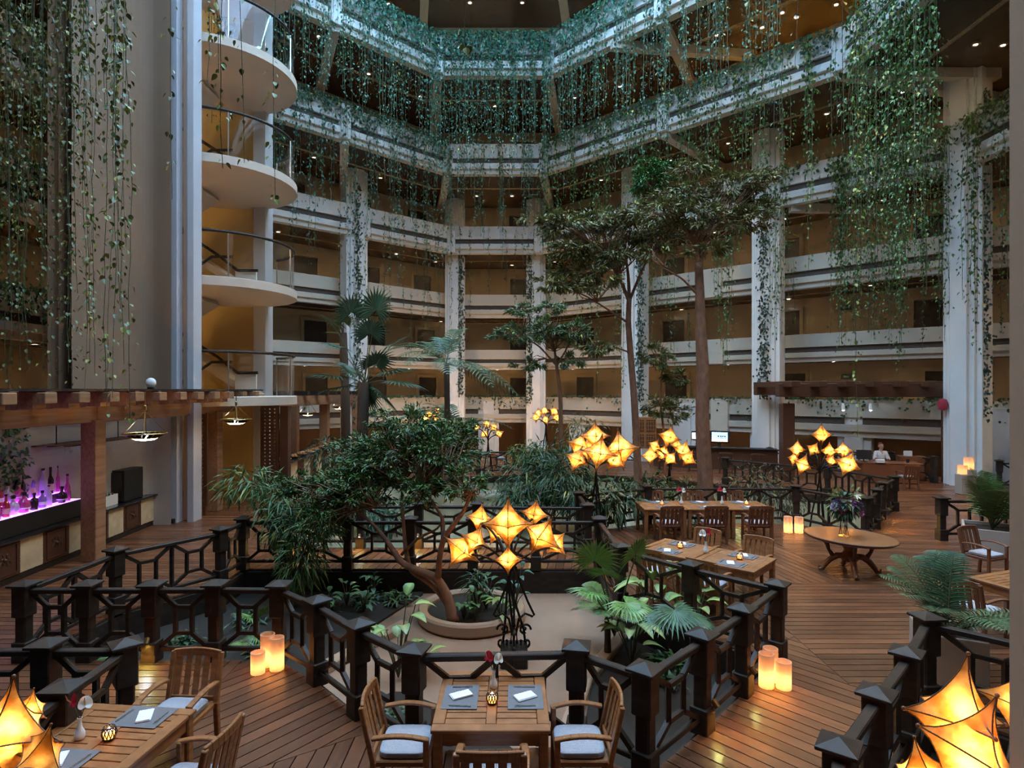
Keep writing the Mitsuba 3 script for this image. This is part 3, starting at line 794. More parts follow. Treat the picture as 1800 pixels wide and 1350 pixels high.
add('top', MB().box(bq(L / 2, -0.30, 0.84), (L, 0.78, 0.05), Rb, 0.012), 'black_top', bc)
add('plinth', MB().box(bq(L / 2, -0.28, 0.07), (L - 0.06, 0.50, 0.14), Rb), 'dark_wood', bc)
add('carcass', MB().box(bq(L / 2, -0.30, 0.47), (L - 0.06, 0.5, 0.68), Rb), 'carved', bc)
s = L - 0.12
j = 0
while s > 0.2:
    w = (0.62, 0.78)[j % 2]
    if j % 2 == 0:
        for t in range(1):
            add('stone_panel', MB().box(bq(s - w / 2, -0.035, 0.48), (w, 0.05, 0.69), Rb, 0.006), 'stone_panel', bc)
    else:
        wp = add('wood_panel', MB().box(bq(s - w / 2, -0.03, 0.48), (w, 0.05, 0.69), Rb, 0.006), 'carved', bc)
        fr = MB()
        for o in (-w / 2 + 0.1, w / 2 - 0.1):
            fr.box(bq(s - w / 2 + o, 0.0, 0.48), (0.025, 0.025, 0.55), Rb)
        for z in (0.2, 0.755):
            fr.box(bq(s - w / 2, 0.0, z), (w - 0.18, 0.025, 0.025), Rb)
        add('moulding', fr, 'carved', wp)
        orn = MB()
        for sx in (-1, 1):
            a = np.linspace(0, 4.6, 16)
            r_ = 0.085 * (1 - a / 6.2)
            for zc, fl_ in ((0.40, 1), (0.58, -1)):
                pts = [bq(s - w / 2 + sx * (0.075 + rr * math.cos(aa) * 0.8), 0.0, zc + fl_ * rr * math.sin(aa)) for aa, rr in zip(a, r_)]
                orn.tube(pts, 0.012, 5)
        orn.ball(bq(s - w / 2, 0, 0.49), 0.04, 1)
        add('ornament', orn, 'carved', wp)
    s -= w
    j += 1
# tiered glowing bottle display on the counter
ds = thing('bottle_display', 'two-step bottle display glowing violet on the bar counter', 'display shelf')
for t, (o, z, hh) in enumerate(((-0.22, 0.955, 0.38), (-0.47, 1.05, 0.58))):
    add('step', MB().box(bq(2.65, o, 0.868 + hh / 2), (5.3, 0.25, hh), Rb, 0.01), 'black_matte', ds)
    v = MB().box(bq(2.65, o, 0.875 + hh), (5.2, 0.23, 0.012), Rb).mesh()
    add('glowing_top', emit(PLY(v, 'lamp_glow'), [1.25, 0.28, 2.5], 3.0), None, ds)
BOT = []
for prof in ([(0.0, 0), (0.042, 0), (0.044, 0.02), (0.044, 0.17), (0.03, 0.21), (0.015, 0.24), (0.014, 0.30), (0.017, 0.302), (0.017, 0.325), (0, 0.327)], [(0.0, 0), (0.052, 0), (0.055, 0.02), (0.055, 0.13), (0.05, 0.16), (0.018, 0.19), (0.017, 0.23), (0.023, 0.232), (0.023, 0.265), (0, 0.268)],
             [(0.0, 0), (0.036, 0), (0.037, 0.02), (0.037, 0.20), (0.016, 0.26), (0.014, 0.36), (0.016, 0.362), (0.016, 0.385), (0, 0.387)], [(0.0, 0), (0.045, 0), (0.07, 0.07), (0.062, 0.13), (0.02, 0.17), (0.018, 0.21), (0.028, 0.212), (0.028, 0.25), (0, 0.252)]):
    k_ = len(prof) - 4
    BOT.append((MB().lathe(prof[:k_ + 1], (0, 0, 0), 10).mesh(), MB().lathe(prof[k_:], (0, 0, 0), 10).mesh(), MB().lathe([(prof[2][0] + 0.001, 0.045), (prof[3][0] + 0.001, prof[3][1] * 0.72)], (0, 0, 0), 10).mesh()))
cols = ['bottle_pink', 'bottle_violet', 'bottle_clear', 'bottle_dark', 'bottle_blue', 'bottle_red', 'bottle_clear', 'bottle_pink']
BP = {(a, c): (PLY(BOT[a][0], c, 30), PLY(BOT[a][1], 'bottle_dark', 30), PLY(BOT[a][2], 'linen' if a % 2 else 'stone_panel')) for a in range(4) for c in set(cols)}
rb = random.Random(3)
for row, (o, z, n_) in enumerate(((-0.22, 1.262, 20), (-0.47, 1.462, 21))):
    for i in range(n_):
        s = 0.35 + i * (4.85 / n_) + rb.uniform(-0.05, 0.05)
        c = cols[(i * 5 + row * 3 + rb.randrange(2)) % 8]
        a = (i * 3 + row + rb.randrange(2)) % 4
        P = bq(s, o + rb.uniform(-0.05, 0.05), z)
        to = place(*P, 0, (1.3 if row == 0 else 1.5) + rb.uniform(0, 0.35))
        k = thing('bottle', {'bottle_pink': 'pink', 'bottle_violet': 'violet', 'bottle_clear': 'clear', 'bottle_dark': 'dark', 'bottle_blue': 'blue', 'bottle_red': 'red'}[c] + ' bottle in the ' + ('lower front' if row == 0 else 'raised back') + ' row of the violet bar display', 'bottle', ('front' if row == 0 else 'back') + ' row bottles of the bar display')
        add('glass', BP[a, c][0], None, k, to=to)
        add('stopper', BP[a, c][1], None, k, to=to)
        if (i + row) % 2 == 0:
            add('paper_label', BP[a, c][2], None, k, to=to)
# right end of the bar: cooler, crates, bottles, hanging glasses
k = thing('wine_cooler', 'black glass-fronted cooler box on the right end of the bar counter', 'cooler')
add('body', MB().box(bq(L - 1.0, -0.32, 1.28), (0.85, 0.55, 0.82), Rb, 0.015), 'black_matte', k)
add('glass_front', MB().box(bq(L - 1.45, -0.32, 1.27), (0.03, 0.48, 0.74), Rb, 0.008), 'black_top', k)
add('back_panel', MB().box(bq(L - 2.4, -0.62, 1.9), (1.3, 0.05, 2.0), Rb, 0.01), 'carved', k)
k = thing('ice_bin', 'white open bin packed with small beer bottles on the bar counter', 'bin')
wb = MB()
for o, l, sx in ((-0.13, 1.2, 0), (-0.52, 1.2, 0)):
    wb.box(bq(L - 2.15, o, 1.0), (1.15, 0.02, 0.26), Rb)
for ds_ in (-0.57, 0.57):
    wb.box(bq(L - 2.15 + ds_, -0.325, 1.0), (0.02, 0.39, 0.26), Rb)
wb.box(bq(L - 2.15, -0.325, 0.89), (1.13, 0.38, 0.03), Rb)
add('box', wb, 'white_matte', k)
SMALL = (PLY(MB().lathe([(0, 0), (0.03, 0), (0.03, 0.14), (0.012, 0.19), (0.012, 0.235)], (0, 0, 0), 8).mesh(), 'bottle_dark', 30), PLY(MB().lathe([(0.014, 0.23), (0.014, 0.245), (0, 0.247)], (0, 0, 0), 8).mesh(), 'brass', 30))
for i in range(8):
    for j in range(4):
        to = place(*bq(L - 2.62 + i * 0.135, -0.19 - j * 0.09, 0.91), 0, 1.1)
        k = thing('beer_bottle', 'small dark beer bottle standing in the white bin on the bar', 'bottle', 'beer bottles in the white bin')
        add('glass', SMALL[0], None, k, to=to)
        add('cap', SMALL[1], None, k, to=to)
for i, (s_, o, c, nm) in enumerate(((L - 2.95, -0.2, 'bottle_dark', 'dark'), (L - 2.72, -0.06, 'bottle_clear', 'pale'), (L - 2.85, -0.1, 'bottle_dark', 'black'))):
    k = thing('bottle', f'{nm} wine bottle standing in front of the white beer bin', 'bottle')
    to = place(*bq(s_, o, 0.865), 0, 1.0)
    add('glass', BP[2, c][0], None, k, to=to)
    add('stopper', BP[2, c][1], None, k, to=to)
k = thing('glass_rack', 'dark wooden rack hanging from the pergola above the bar', 'rack')
for o in (-0.35, 0.0, 0.35):
    add('slat', MB().box(bq(L - 2.7, o - 0.1, 2.55), (2.6, 0.14, 0.03), Rb, 0.004), 'carved', k)
for s_ in (-1.1, 1.1):
    add('hanger', MB().tube([bq(L - 2.7 + s_, -0.1, 2.56), bq(L - 2.7 + s_, -0.1, 3.4)], 0.012, 6), 'iron', k)
STEM = PLY(MB().lathe([(0.035, 0), (0.006, -0.006), (0.005, -0.09), (0.03, -0.115), (0.042, -0.16), (0.036, -0.20)], (0, 0, 0), 10).mesh(), 'clear_glass', True)
for i in range(12):
    for o in (-0.3, 0.12):
        add('wine_glass', STEM, None, None, to=place(*bq(L - 3.85 + i * 0.2, o, 2.53)), label='upside-down wine glass hanging from the rack above the bar', cat='glass', group='wine glasses hanging in the rack')
k = thing('floodlight', 'small grey floodlight standing on the pergola beside the tower', 'light')
add('head', MB().ball((-9.55, 15.8, 3.95), 0.13, 2, (1, 0.8, 1)), 'plaster_white', k, smooth=True)
add('bracket', box((-9.55, 15.8, 3.80), (0.16, 0.08, 0.06), None, 0.01), 'black_matte', k)


def screen(label, c, w, h, ang):
    k = thing('wooden_screen', label, 'screen')
    R = rotz(math.radians(ang))
    n = max(12, int(h / 0.13))
    hole = []
    for col in np.linspace(-w * 0.27, w * 0.27, 3):
        for r in range(n):
            hole.append(affinity.translate(affinity.rotate(sg.box(-0.024, -0.024, 0.024, 0.024), 45), col, 0.15 + (h - 0.3) * r / (n - 1)))
    plate = sg.box(-w / 2 + 0.04, 0, w / 2 - 0.04, h).difference(unary_union(hole))
    m = trimesh.creation.extrude_polygon(plate, 0.035, engine='earcut')
    v = np.c_[m.vertices[:, 0], m.vertices[:, 2] - 0.0175, m.vertices[:, 1]]
    add('perforated_panel', (v @ R.T + c, m.faces[:, ::-1]), 'carved', k)
    for s in (-1, 1):
        add('stile', box(np.asarray(c) + R @ np.array([s * (w / 2 - 0.03), 0, h / 2]), (0.07, 0.07, h + 0.04), R, 0.008), 'carved', k)
        add('foot', box(np.asarray(c) + R @ np.array([s * (w / 2 - 0.1), 0, -c[2] / 2 + 0.0]), (0.08, 0.06, c[2]), R, 0.008), 'carved', k)


screen('tall dark perforated wooden screen between the tower fin and the pergola post', (-9.45, 17.9, 0.3), 0.66, 2.75, 0)
screen('tall dark perforated wooden screen under the lowest stair landing', (-8.35, 20.6, 0.2), 0.62, 3.05, 0)
add('plain_post', box((-7.85, 20.7, 1.6), (0.28, 0.3, 3.2), None, 0.015), 'carved', None, label='plain dark timber post beside the screen under the stair landing', cat='post')

# buffet in the distance
k = thing('buffet_counter', 'distant buffet counter with cream and brown panels and warm lit food', 'counter')
A2, B2 = np.array([-8.85, 23.0]), np.array([-8.75, 30.0])
for j in range(9):
    add('panel', box((-8.85, 23.4 + j * 0.78, 0.45), (0.06, 0.76, 0.86), None, 0.01), 'stone_panel' if j % 2 else 'carved', k)
add('body', box((-9.3, 26.5, 0.44), (0.8, 7.0, 0.86)), 'carved', k)
add('top', box((-9.2, 26.5, 0.92), (1.1, 7.2, 0.06), None, 0.012), 'black_top', k)
for i in range(7):
    y = 23.7 + i * 0.95
    kk = thing('serving_dish', ('round white dish', 'brass covered tray', 'wooden basket')[i % 3] + f' of food on the buffet counter, {["first", "second", "third", "fourth", "fifth", "sixth", "seventh"][i]} from the stair tower', 'dish')
    add('dish', MB().lathe([(0.0, 0), (0.18, 0), (0.3, 0.08), (0.28, 0.08), (0.16, 0.03), (0, 0.03)], (-9.05, y, 0.95), 14), ('ceramic', 'brass', 'teak')[i % 3], kk, smooth=30)
    fo = MB()
    for q_ in range(7):
        fo.ball((-9.05 + 0.13 * math.cos(q_), y + 0.13 * math.sin(q_), 1.04), 0.07, 1)
    add('food', fo, 'teak', kk, kind='stuff')

# pendant bowls
for i, (px, py, Y, s_, wh) in enumerate([(255, 770, 12.4, 1.0, 'nearest, before the glass rack'), (415, 743, 16.9, 1.0, 'second, beside the pergola end post'), (541, 729, 27.5, 0.95, 'above the buffet counter'), (596, 718, 32.0, 0.95, 'above the far end of the buffet'), (628, 713, 34.0, 0.9, 'farthest, behind the fan palm trunk')]):
    P = pt(px, py, Y)
    k = thing('pendant_lamp', f'bowl pendant lamp with pierced rim on rods, {wh}', 'pendant lamp')
    r = 0.40 * s_
    bowl = MB().lathe([(0.02, -0.06 * s_), (r * 0.42, -0.045 * s_), (r * 0.60, 0.0)], P, 20, orient=False)
    add('bowl', emit(PLY(bowl.mesh(), 'lamp_glow'), [11.0, 6.6, 1.9], 1.0), None, k)
    rim = MB()
    for a in np.linspace(0, 2 * math.pi, 21)[:-1]:
        a2 = a + 2 * math.pi / 20
        v = [P + [q_ * math.cos(b), q_ * math.sin(b), z_] for q_, z_, b in ((r * 0.60, 0.0, a), (r * 0.60, 0.0, a2 - 0.12), (r * 1.0, 0.09 * s_, a2 - 0.12 + 0.12), (r * 1.0, 0.09 * s_, a + 0.12))]
        rim.raw(v + [q_ + np.array([0, 0, 0.012]) for q_ in v], [[0, 2, 1], [0, 3, 2], [4, 5, 6], [4, 6, 7], [0, 1, 5], [0, 5, 4], [2, 3, 7], [2, 7, 6]])
    b = np.linspace(0, 2 * math.pi, 25)
    rim.tube(np.c_[P[0] + r * np.cos(b), P[1] + r * np.sin(b), np.full(25, P[2] + 0.095 * s_)], 0.018, 6, False)
    add('pierced_rim', rim, 'brass', k)
    topz = 3.42
    for j in range(4):
        a = j * math.pi / 2 + 0.5
        add('rod', MB().tube([P + [r * 0.95 * math.cos(a), r * 0.95 * math.sin(a), 0.1 * s_], (P[0] + 0.02 * math.cos(a), P[1] + 0.02 * math.sin(a), topz - 0.12)], 0.009, 5), 'brass', k)
    add('hook', MB().lathe([(0, -0.12), (0.035, -0.08), (0.03, 0.0), (0.012, 0.03), (0.012, 0.3)], (P[0], P[1], topz), 8), 'brass', k)
    bb = emit(PLY(MB().ball(P + [0, 0, 0.03], 0.06 * s_, 1).mesh(), 'lamp_glow'), [560, 330, 120], 3.0 if i < 2 else 0.4)
    add('bulb', bb, None, k)

# ------------------------------------------------------------------ dining tables and chairs
_cache = {}


def shared(name, make, bsdf, smooth=False, **kw):
    if name not in _cache:
        m = make()
        _cache[name] = PLY(m.mesh() if isinstance(m, MB) else m, bsdf, smooth, **kw)
    return _cache[name]


def board_table(label, x, y, rot, W, D, near=False):
    k = thing('dining_table', label, 'table')
    to = place(x, y, 0, rot)
    z = 0.735
    fw = 0.11
    for nm, c, s in (('a', (0, -D / 2 + fw / 2, z), (W, fw, 0.035)), ('b', (0, D / 2 - fw / 2, z), (W, fw, 0.035)), ('c', (-W / 2 + fw / 2, 0, z), (fw, D - 2 * fw - 0.006, 0.035)), ('d', (W / 2 - fw / 2, 0, z), (fw, D - 2 * fw - 0.006, 0.035))):
        add('frame_board', shared(f'tf{nm}{W}{D}', lambda: box(c, s, None, 0.006), 'teak'), None, k, to=to)
    add('centre_board', shared(f'tc{W}{D}', lambda: box((0, 0, z), (0.09, D - 2 * fw - 0.006, 0.034), None, 0.004), 'teak'), None, k, to=to)
    n = 9
    ln = (W - 2 * fw - 0.09) / 2 - 0.008
    for i in range(n):
        w = (D - 2 * fw) / n
        yy = -D / 2 + fw + w * (i + 0.5)
        for sx in (-1, 1):
            add('slat', shared(f'ts{W}{D}', lambda: box((0, 0, z - 0.003), (ln, w - 0.012, 0.03), None, 0.004), 'teak'), None, k,
                to=to @ T().translate([sx * (0.045 + 0.004 + ln / 2), yy, 0]))
    for sx in (-1, 1):
        for sy in (-1, 1):
            add('leg', shared(f'tl{W}{D}{sx}{sy}', lambda: box((sx * (W / 2 - 0.06), sy * (D / 2 - 0.06), 0.36), (0.085, 0.085, 0.72), None, 0.012), 'teak'), None, k, to=to)
    ap = MB()
    for sy in (-1, 1):
        ap.box((0, sy * (D / 2 - 0.05), 0.655), (W - 0.2, 0.025, 0.12))
        ap.box((sy * (W / 2 - 0.05), 0, 0.655), (0.025, D - 0.2, 0.12))
    add('apron', shared(f'ta{W}{D}', lambda: ap, 'teak'), None, k, to=to)
    return k


def arm_mesh(s):
    a = np.linspace(0, 1, 8)
    pts = np.c_[s * (0.275 + 0.012 * np.sin(a * 3.1)), -0.24 + 0.50 * a, 0.655 + 0.035 * np.sin(a * 3.1) - 0.015 * a]
    m = MB()
    for p, q in zip(pts[:-1], pts[1:]):
        m.bar(p - (q - p) * 0.05, q + (q - p) * 0.05, 0.062, 0.028, ch=0.008)
    return m


def top_rail():
    m = MB()
    for a, b in zip(np.linspace(-1, 1, 9)[:-1], np.linspace(-1, 1, 9)[1:]):
        f = lambda t: np.array([t * 0.26, -0.335 - 0.035 * (1 - t * t), 0.905 + 0.012 * (1 - t * t)])
        m.bar(f(a) - (f(b) - f(a)) * 0.04, f(b) + (f(b) - f(a)) * 0.04, 0.030, 0.085, ch=0.006)
    return m


def cushion():
    m = trimesh.creation.icosphere(3)
    v = m.vertices.copy()
    v = np.sign(v) * np.abs(v) ** 0.35
    v = v * [0.235, 0.225, 0.035] + [0, 0.02, 0.475]
    return (v, m.faces), np.c_[v[:, 0], v[:, 1]]


CUSH, CUSH_UV = cushion()


def chair(label, x, y, rot, group=None, wood='teak'):
    k = thing('dining_chair', label, 'chair', group)
    to = place(x, y, 0, rot)
    w = wood
    add('seat', shared('cs' + w, lambda: box((0, 0.01, 0.415), (0.52, 0.48, 0.055), None, 0.01), w), None, k, to=to)
    cu = PLY(CUSH, 'fabric', True, uv=CUSH_UV) if 'cush' not in _cache else _cache['cush']
    _cache['cush'] = cu
    add('cushion', cu, None, k, to=to, label='blue-grey striped cushion')
    for sx in (-1, 1):
        add('leg', shared(f'cf{sx}' + w, lambda: MB().bar((sx * 0.265, 0.235, 0.0), (sx * 0.265, 0.235, 0.655), 0.055, 0.05, ch=0.008), w), None, k, to=to)
        add('leg', shared(f'cb{sx}' + w, lambda: MB().bar((sx * 0.265, -0.27, 0.0), (sx * 0.265, -0.235, 0.45), 0.055, 0.05, ch=0.008).bar((sx * 0.265, -0.235, 0.43), (sx * 0.262, -0.345, 0.93), 0.055, 0.045, ch=0.008), w), None, k, to=to)
        add('arm', shared(f'ca{sx}' + w, lambda: arm_mesh(sx), w), None, k, to=to)
    for i in range(5):
        t = (i - 2) * 0.098
        bow = 0.03 * (1 - (t / 0.26) ** 2)
        add('back_slat', shared(f'cl{i}' + w, lambda: MB().bar((t, -0.24 - bow, 0.46), (t, -0.335 - bow, 0.88), 0.068, 0.016, ch=0.004), w), None, k, to=to)
    add('top_rail', shared('ct' + w, top_rail, w), None, k, to=to)
    add('back_seat_rail', shared('cr' + w, lambda: box((0, -0.25, 0.475), (0.5, 0.03, 0.05), None, 0.006), w), None, k, to=to)
    return k


def fork_mesh():
    m = MB().box((0, -0.03, 0), (0.012, 0.13, 0.004), None, 0.001).box((0, 0.05, 0.001), (0.02, 0.04, 0.003))
    for i in (-1.5, -0.5, 0.5, 1.5):
        m.box((i * 0.0055, 0.085, 0.003), (0.0028, 0.04, 0.002))
    return m


def knife_mesh():
    return MB().box((0, -0.05, 0), (0.014, 0.10, 0.006), None, 0.002).box((0.001, 0.055, 0), (0.018, 0.11, 0.0025), None, 0.001)


def setting(x, y, rot, z, where):
    """a place setting seen from its seat: rot 0 looks along +y"""
    c, s = math.cos(math.radians(rot)), math.sin(math.radians(rot))

    def at(dx, dy, dz, r=0):
        return place(x + dx * c - dy * s, y + dx * s + dy * c, z + dz, rot + r)
    add('placemat', shared('pm', lambda: box((0, 0, 0.002), (0.46, 0.34, 0.004), None, 0.001), 'placemat'), None, None, to=at(0, 0, 0), label=f'dark grey woven placemat {where}', cat='placemat')
    add('napkin', shared('np', lambda: MB().box((0, 0, 0.008), (0.12, 0.21, 0.010), None, 0.003).box((0.004, 0.003, 0.016), (0.115, 0.20, 0.007), None, 0.003), 'linen'), None, None, to=at(-0.015, 0.0, 0.004, 28), label=f'white folded napkin {where}', cat='napkin')
    add('fork', shared('fk', fork_mesh, 'steel'), None, None, to=at(-0.18, 0.0, 0.009, 2), label=f'steel fork {where}', cat='fork')
    add('knife', shared('kn', knife_mesh, 'steel'), None, None, to=at(0.18, 0.0, 0.009, -3), label=f'steel knife {where}', cat='knife')


def votive(x, y, z, where, w=0.4):
    k = thing('candle_holder', f'dark brown openwork glass votive candle {where}', 'candle holder')
    P = (x, y, z)
    prof = [(0.030, 0.0), (0.045, 0.012), (0.056, 0.045), (0.055, 0.075), (0.044, 0.10), (0.040, 0.108)]
    m = MB()
    for i in range(12):
        for tw in (0.9, -0.9):
            pts = [(x + r * math.cos(i * math.pi / 6 + tw * t), y + r * math.sin(i * math.pi / 6 + tw * t), z + zz) for t, (r, zz) in zip(np.linspace(0, 1, 6), prof)]
            m.tube(pts, 0.0042, 4)
    m.lathe([(0.0, 0), (0.034, 0), (0.044, 0.012)], P, 14).lathe([(0.044, 0.10), (0.046, 0.108), (0.038, 0.11)], P, 14)
    add('openwork', m, 'black_matte', k)
    add('glowing_cup', emit(PLY(MB().lathe([(0.001, 0.012), (0.040, 0.016), (0.048, 0.045), (0.046, 0.075), (0.001, 0.08)], P, 12).mesh(), 'lamp_glow'), [2.6, 0.75, 0.14], w), None, k)
    add('flame', emit(PLY(MB().ball((x, y, z + 0.095), 0.008, 1, (1, 1, 1.7)).mesh(), 'lamp_glow'), [90, 50, 14], 0.1), None, k)


def spathe(c, d, r, col):
    """a heart-shaped anthurium bract facing d"""
    R = frame(d)
    a = np.linspace(0, 2 * math.pi, 25)[:-1]
    rr = r * (0.80 + 0.25 * np.cos(a) ** 3 - 0.22 * np.exp(-((a - math.pi) / 0.45) ** 2))
    pts = np.c_[0.25 * rr * np.cos(2 * a) * 0.6, rr * np.sin(a), rr * np.cos(a)]
    v = np.vstack([[0.02 * r, 0, -0.1 * r], pts * [1, 0.5, 0.5], pts])
    f = [[0, 1 + i, 1 + (i + 1) % 24] for i in range(24)]
    for i in range(24):
        j = (i + 1) % 24
        f += [[1 + i, 25 + i, 25 + j], [1 + i, 25 + j, 1 + j]]
    return (v @ R.T + c, np.array(f)), np.tile(col, (49, 1))


def bud_vase(x, y, z, where, flip=1, s=1.0):
    k = thing('bud_vase', f'small white ceramic bud vase {where}', 'vase')
    add('body', MB().lathe([(0.0, 0), (0.03 * s, 0), (0.040 * s, 0.02 * s), (0.036 * s, 0.05 * s), (0.018 * s, 0.09 * s), (0.014 * s, 0.14 * s), (0.018 * s, 0.165 * s), (0.014 * s, 0.165 * s)], (x, y, z), 16), 'ceramic', k, smooth=35)
    for nm, col, dx, dz, dd in (('red', [0.45, 0.008, 0.03], -0.05 * flip, 0.29, (-0.5 * flip, -0.8, 0.35)), ('white', [0.80, 0.80, 0.72], 0.05 * flip, 0.27, (0.45 * flip, -0.8, 0.4))):
        kk = thing('anthurium', f'{nm} anthurium flower in the bud vase {where}', 'flower')
        c = np.array([x + dx * s, y - 0.01, z + dz * s])
        add('stalk', MB().tube([(x, y, z + 0.05 * s), (x + dx * 0.2 * s, y, z + 0.17 * s), c], 0.004 * s, 5), 'stem', kk)
        mesh, colr = spathe(c, dd, 0.062 * s, col)
        add('bract', mesh, 'petal', kk, color=colr)
        d = np.asarray(dd) / np.linalg.norm(dd)
        add('spike', MB().tube([c + d * 0.01, c + d * 0.035 * s + [0, 0, 0.02], c + d * 0.05 * s + [0, 0, 0.055 * s]], [0.006 * s, 0.006 * s, 0.003 * s], 6), 'brass', kk)


ZT = 0.753
# front table
board_table('square teak dining table for two in the middle front', -0.19, 5.82, 0, 1.06, 1.12)
setting(-0.50, 5.84, -90, ZT, 'on the left of the front table')
setting(0.13, 5.84, 90, ZT, 'on the right of the front table')
votive(-0.19, 5.72, ZT, 'on the front table')
bud_vase(-0.185, 6.02, ZT, 'on the front table', 1, 1.05)
chair('teak armchair left of the front table', -1.00, 5.58, -90)
chair('teak armchair right of the front table', 0.64, 5.58, 90)
chair('teak armchair with its back to us at the front table, cut by the picture edge', -0.17, 4.98, 0)
# left table
board_table('square teak dining table beside the nearest left railing', -3.55, 5.12, -6, 1.06, 1.12)
setting(-3.38, 5.48, 174, ZT, 'on the far side of the left dining table')
setting(-3.66, 4.82, -6, ZT, 'on the near side of the left dining table')
votive(-3.46, 5.13, ZT, 'on the left dining table')
bud_vase(-3.72, 5.14, ZT, 'on the left dining table', 1, 1.1)
chair('teak armchair behind the left dining table, in front of the lit deck', -3.42, 6.12, 176)
chair('teak armchair seen from the side at the right of the left dining table', -2.72, 4.98, 84)
# double table in the middle right
a3 = -42.4
c3, s3 = math.cos(math.radians(a3)), math.sin(math.radians(a3))


def t3(u, v):
    return 3.55 + u * c3 - v * s3, 10.98 + u * s3 + v * c3


board_table('left one of two joined teak tables behind the stepped railing', *t3(-0.55, 0), a3, 1.08, 1.08)
board_table('right one of two joined teak tables behind the stepped railing', *t3(0.55, 0), a3, 1.08, 1.08)
for u_, v_, r_, nm in ((-0.62, 0.32, 180, 'far left'), (-0.58, -0.32, 0, 'near left'), (0.58, 0.32, 180, 'far right'), (0.62, -0.32, 0, 'near right')):
    setting(*t3(u_, v_), a3 + r_, ZT, f'at the {nm} seat of the double table')
votive(*t3(-0.52, 0.05), ZT, 'on the left half of the double table')
votive(*t3(0.62, 0.05), ZT, 'on the right half of the double table')
bud_vase(*t3(0.0, 0.03), ZT, 'in the middle of the double table', -1, 1.3)
for u_, v_, r_, nm in ((-0.45, 0.78, 180, 'far left seat'), (0.55, 0.80, 180, 'far right seat'), (-0.55, -0.74, 0, 'near left seat, behind the railing post'), (0.42, -0.76, 0, 'near right seat, behind the railing')):
    chair(f'teak armchair at the {nm} of the double table', *t3(u_, v_), a3 + r_)
# long table
for i in range(3):
    board_table(('left end', 'middle', 'right end')[i] + ' one of three joined teak tables of the longest dining table', 3.88 + i * 1.10, 15.62, 0, 1.09, 1.15)
    for v_, r_, nm in ((0.36, 180, 'far'), (-0.36, 0, 'near')):
        setting(3.93 + i * 1.08, 15.62 + v_, r_, ZT, f'at the {nm} {("left", "middle", "right")[i]} seat of the longest table')
    chair(f'teak armchair with its back to us at the longest table, {("left", "middle", "right")[i]} one', 3.86 + i * 1.10, 14.80, (4, 0, -3)[i], None, 'teak_red')
    chair(f'teak armchair on the far side of the longest table, {("left", "middle", "right")[i]} one', 3.95 + i * 1.12, 16.40, 180, None, 'teak_red')
votive(3.93, 15.66, ZT, 'on the left end of the longest table')
votive(6.15, 15.66, ZT, 'on the right end of the longest table')
bud_vase(4.45, 15.70, ZT, 'left of the middle of the longest table', 1, 1.3)
bud_vase(5.52, 15.70, ZT, 'right of the middle of the longest table', 1, 1.3)
# seats at the right edge
board_table('teak dining table at the right edge behind the feathery potted palm', 8.0, 9.3, 20, 1.06, 1.06)
chair('teak armchair seen through the feathery potted palm', 7.0, 9.0, -70, None, 'teak_red')
chair('teak armchair in front of the tall planter at the right edge', 9.5, 12.0, -160, None, 'teak_red')
# far seating
for i, (x, y, r) in enumerate([(-1.4, 28.8, 10), (1.2, 29.4, -8), (-4.5, 29.2, 20)]):
    board_table(f'distant teak table beyond the pond, {("in the middle", "right of the middle", "left one behind the feather palm")[i]}', x, y, r, 1.06, 1.06)
    for j in range(2):
        a = math.radians(r + 90 * (2 * j - 1))
        chair(f'distant dark armchair {("left", "right")[1 - j]} of the distant table {("in the middle", "right of the middle", "behind the feather palm")[i]}', x - 0.85 * math.sin(a), y + 0.85 * math.cos(a), r + 90 * (2 * j - 1) + 180, None, 'carved')
for i in range(4):
    x, y = 7.2 + i * 1.25, 28.1 - i * 0.5
    chair(f'dark high-backed chair at the computer counter, {("first", "second", "third", "fourth")[i]} from the left', x, y, -20, 'chairs at the computer counter', 'carved')

# oval pedestal table
k = thing('pedestal_table', 'oval polished wooden table on a carved pedestal with curved legs', 'table')
C = np.array([6.95, 12.3, 0])
Rt = rotz(math.radians(-62))
top = MB().lathe([(0.0, 0.76), (0.97, 0.76), (1.0, 0.755), (1.0, 0.735), (0.96, 0.725), (0.94, 0.69), (0.0, 0.69)], (0, 0, 0), 48, 0.90, 0.74).move(Rt, C)
add('top', top, 'polished', k, smooth=30)
add('rim', MB().lathe([(0.955, 0.705), (1.012, 0.735), (1.012, 0.75), (0.99, 0.758)], (0, 0, 0), 48, 0.90, 0.74).move(Rt, C), 'carved', k, smooth=30)
add('pedestal', MB().lathe([(0.0, 0.68), (0.22, 0.68), (0.22, 0.62), (0.14, 0.55), (0.10, 0.46), (0.15, 0.38), (0.21, 0.33), (0.16, 0.27), (0.08, 0.22), (0.0, 0.20)], C, 20), 'polished', k, smooth=35)
for i in range(4):
    a = math.radians(45 + 90 * i - 62)
    d = np.array([math.cos(a), math.sin(a), 0])
    pts = [C + d * r + [0, 0, z] for r, z in ((0.12, 0.34), (0.24, 0.33), (0.36, 0.25), (0.45, 0.13), (0.50, 0.05), (0.56, 0.035), (0.585, 0.07), (0.56, 0.10))]
    add('curved_leg', MB().tube(pts, [0.06, 0.065, 0.06, 0.05, 0.042, 0.042, 0.036, 0.03], 8), 'polished', k, smooth=True)
    pts = [C + d * r + [0, 0, z] for r, z in ((0.30, 0.27), (0.33, 0.36), (0.39, 0.45), (0.41, 0.55), (0.47, 0.63), (0.50, 0.69))]
    add('turned_post', MB().tube(pts, [0.035, 0.045, 0.032, 0.045, 0.035, 0.05], 8), 'carved', k, smooth=True)
